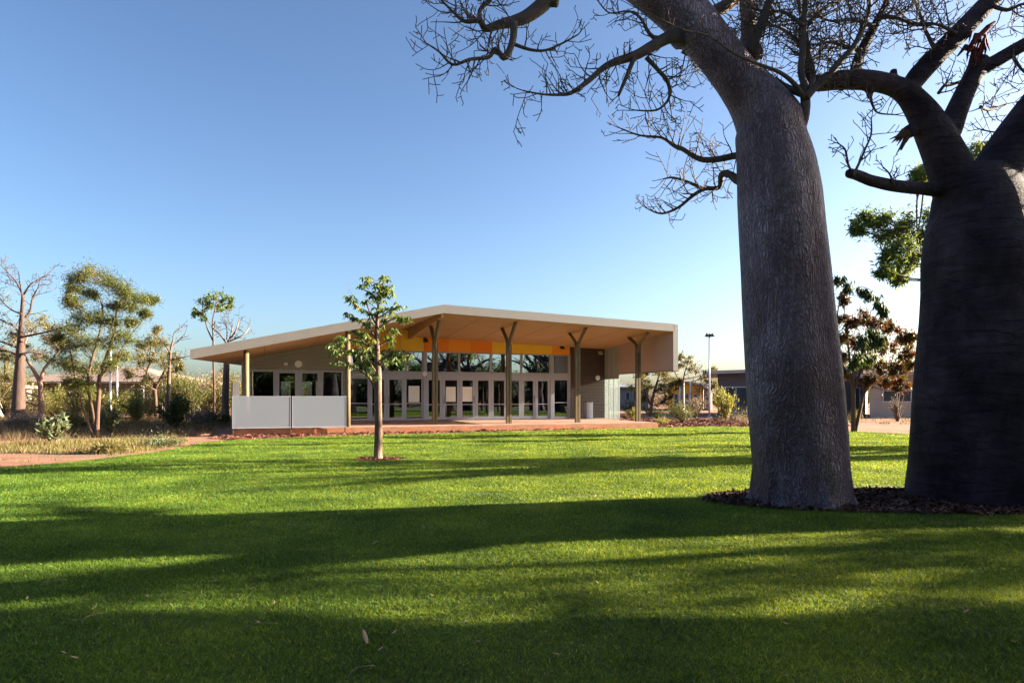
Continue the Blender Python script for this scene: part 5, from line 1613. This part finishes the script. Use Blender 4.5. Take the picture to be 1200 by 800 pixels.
dead_leaf(428, 758, .10, 2.1, 'large pale dead leaf standing in the grass at bottom centre', upr=.8)
stick(497, 729, .11, .2, .28, 'curved pale twig right of and above the large dead leaf')
stick(425, 791, .17, .75, .06, 'thin straight twig at the bottom edge below the large dead leaf')
stick(62, 687, .22, 1.0, .05, 'dark thin twig on the lit grass at the left')
stick(110, 728, .2, 1.2, .05, 'short twig in the shadow at lower left')
stick(304, 739, .25, .5, .08, 'twig in the shadow left of the curved twig')
dead_leaf(296, 615, .13, .3, 'pale curled leaf in the long trunk shadow left of centre')
dead_leaf(440, 640, .12, 1.0, 'small leaf on the shadow edge above centre left')
dead_leaf(497, 621, .1, 2.0, 'small leaf in the dark trunk shadow near the centre')
dead_leaf(250, 686, .09, .2, 'pale leaf on the lit grass left of centre')
for i, (px, py, s) in enumerate([(295, 694, .07), (321, 711, .06), (506, 702, .05), (844, 716, .06), (908, 718, .06), (700, 687, .06), (735, 661, .05), (673, 656, .05), (1168, 722, .04), (1188, 757, .04), (1095, 775, .05), (816, 729, .05),
                                 (877, 635, .05), (952, 736, .04), (922, 798, .05), (570, 705, .05), (240, 590, .07), (560, 757, .05), (130, 760, .05), (640, 745, .04)]):
    dead_leaf(px, py, s, i * 1.7, 'tiny pale fallen leaf on the lawn', group='tiny fallen leaves scattered on the lawn')
lr = random.Random(9)
for i in range(46):
    py = 545 + 250 * lr.random() ** .8; dead_leaf(lr.uniform(10, 1190) if py > 610 else lr.uniform(10, 820), py, lr.uniform(.04, .08), lr.uniform(0, 6), 'tiny pale fallen leaf on the lawn', group='tiny fallen leaves scattered on the lawn')
dead_leaf(1132, 722, .09, .4, 'brown leaf on the sunlit grass near the right edge')

# =================================================================== OFF-FRAME TREES (they throw the long shadows and show in the glass; the tall ones are added to cut sky light)
generic_boab('leafless boab standing right of the frame beside the big pair', (13.6, 11.0, 0), 5.2, .95, 101, limbs=8, spread=3.0, lev=2)
generic_boab('leafless boab right of the frame, farther back on the lawn', (21.5, 20.2, 0), 5.6, .8, 102, limbs=8, spread=3.4, lev=2)
generic_boab('leafless boab right of the frame near the red path', (27, 24.2, 0), 5.0, .6, 103, limbs=7, spread=3.2, lev=2)
generic_boab('leafless boab right of the frame level with the camera', (17.5, 7.6, 0), 5.4, .8, 104, limbs=9, spread=3.6, lev=2)
generic_boab('leafless boab right of the frame with the densest crown of twigs', (26.5, 11.9, 0), 5.4, .75, 108, limbs=8, spread=3.0, lev=2)
generic_boab('leafless boab right of the frame just behind the leafy tree', (20.5, 7.0, 0), 5.0, .7, 109, limbs=9, spread=3.0, lev=2)
generic_boab('leafless boab right of the frame between the two far ones', (24.5, 20.8, 0), 5.6, .95, 110, limbs=9, spread=2.2, lev=1)
generic_boab('boab behind the camera reflected in the left glass', (-13, -9, 0), 6, 1.0, 105, limbs=8, spread=3.4, lev=2)
generic_boab('boab behind the camera reflected in the middle glass', (2, -14, 0), 6.5, 1.1, 106, limbs=8, spread=4, lev=2)
generic_boab('boab far behind the camera to the right', (16, -18, 0), 6, .9, 107, limbs=8, spread=3.6, lev=2)


def round_tree(label, loc, R, zc, seed, lm='dark_leaf', n=420, leaf=.26, cl=16, group=None):
    rng = random.Random(seed)
    loc = Vector(loc)
    cl_ = []
    for k in range(cl):
        d = rvec(rng)
        cl_.append((loc + Vector((0, 0, zc)) + Vector((d.x * R * .75, d.y * R * .75, d.z * R * .5)), R * .34))
    leafy('bushy_tree', label, loc, [[(loc + Vector((0, 0, -.05)), .22), (loc + Vector((.1, 0, zc * .5)), .16), (loc + Vector((0, .1, zc)), .08)]], cl_, lm, 'dark_bark', leaf=leaf, nleaf=n, seed=seed,
          aspect=.35, twigs=6, twig_r=.012, limb_r=.05, group=group)


rb = random.Random(77)
for i in range(17):
    t = (i + .5) / 17
    x, y = 0 + 68 * t + rb.uniform(-1, 1), -34 + 27 * t + rb.uniform(-2.5, 2.5)
    round_tree('bushy tree in the row behind the camera', (x, y, 0), rb.uniform(4.2, 5.2), rb.uniform(2.6, 3.6), 200 + i, n=240, leaf=.5, cl=24, group='bushy trees behind the camera')
for i in range(20):
    t = (i + .5) / 20
    shrub('hedge_bush', 'low dark bush below the trees behind the camera', 600, 500, 20, 20, 'dark_leaf', .5, 900, 'low bushes behind the camera', seed=330 + i, stems=18,
          world=(-2 + 70 * t, -32 + 27 * t + rb.uniform(-1, 1), 5.0, 2.0))
for i in range(6):
    round_tree('bushy tree far behind the camera to the left', (-45 + 8 * i, -24 - 2 * i, 0), 4.6, 3.2, 260 + i, n=200, leaf=.5, cl=20, group='bushy trees behind the camera to the left')
tall = [(-20, -9, 5, 7.5), (-12, -13, 5, 8), (-5, -8, 5, 8), (3, -12, 5, 8.5), (-27, -2, 4.5, 7), (8.5, -6.5, 4.5, 7.5), (12.5, -.5, 4.2, 6.5), (-14, -5.5, 4, 6.5), (2, -20, 5, 8), (-10, -22, 5, 8)]  # unseen trees added to block sky fill and darken the foreground shade
for i, (x, y, R, zc) in enumerate(tall):
    round_tree('added unseen tall leafy tree behind the camera that blocks sky light', (x, y, 0), R, zc, 500 + i, n=420, leaf=.55, cl=34, group='added unseen tall trees blocking sky light')
round_tree('open crowned leafy tree far right of the frame', (27, 12.9, 0), 3.2, 6.0, 301, n=70, leaf=.3, cl=20)
round_tree('small open leafy tree right of the frame behind the first', (21, 8.9, 0), 2.6, 4.6, 302, n=60, leaf=.3, cl=12)
round_tree('leafy tree right of the frame shading the foreground lawn', (22.5, 9.9, 0), 2.0, 4.2, 300, n=160, leaf=.22)
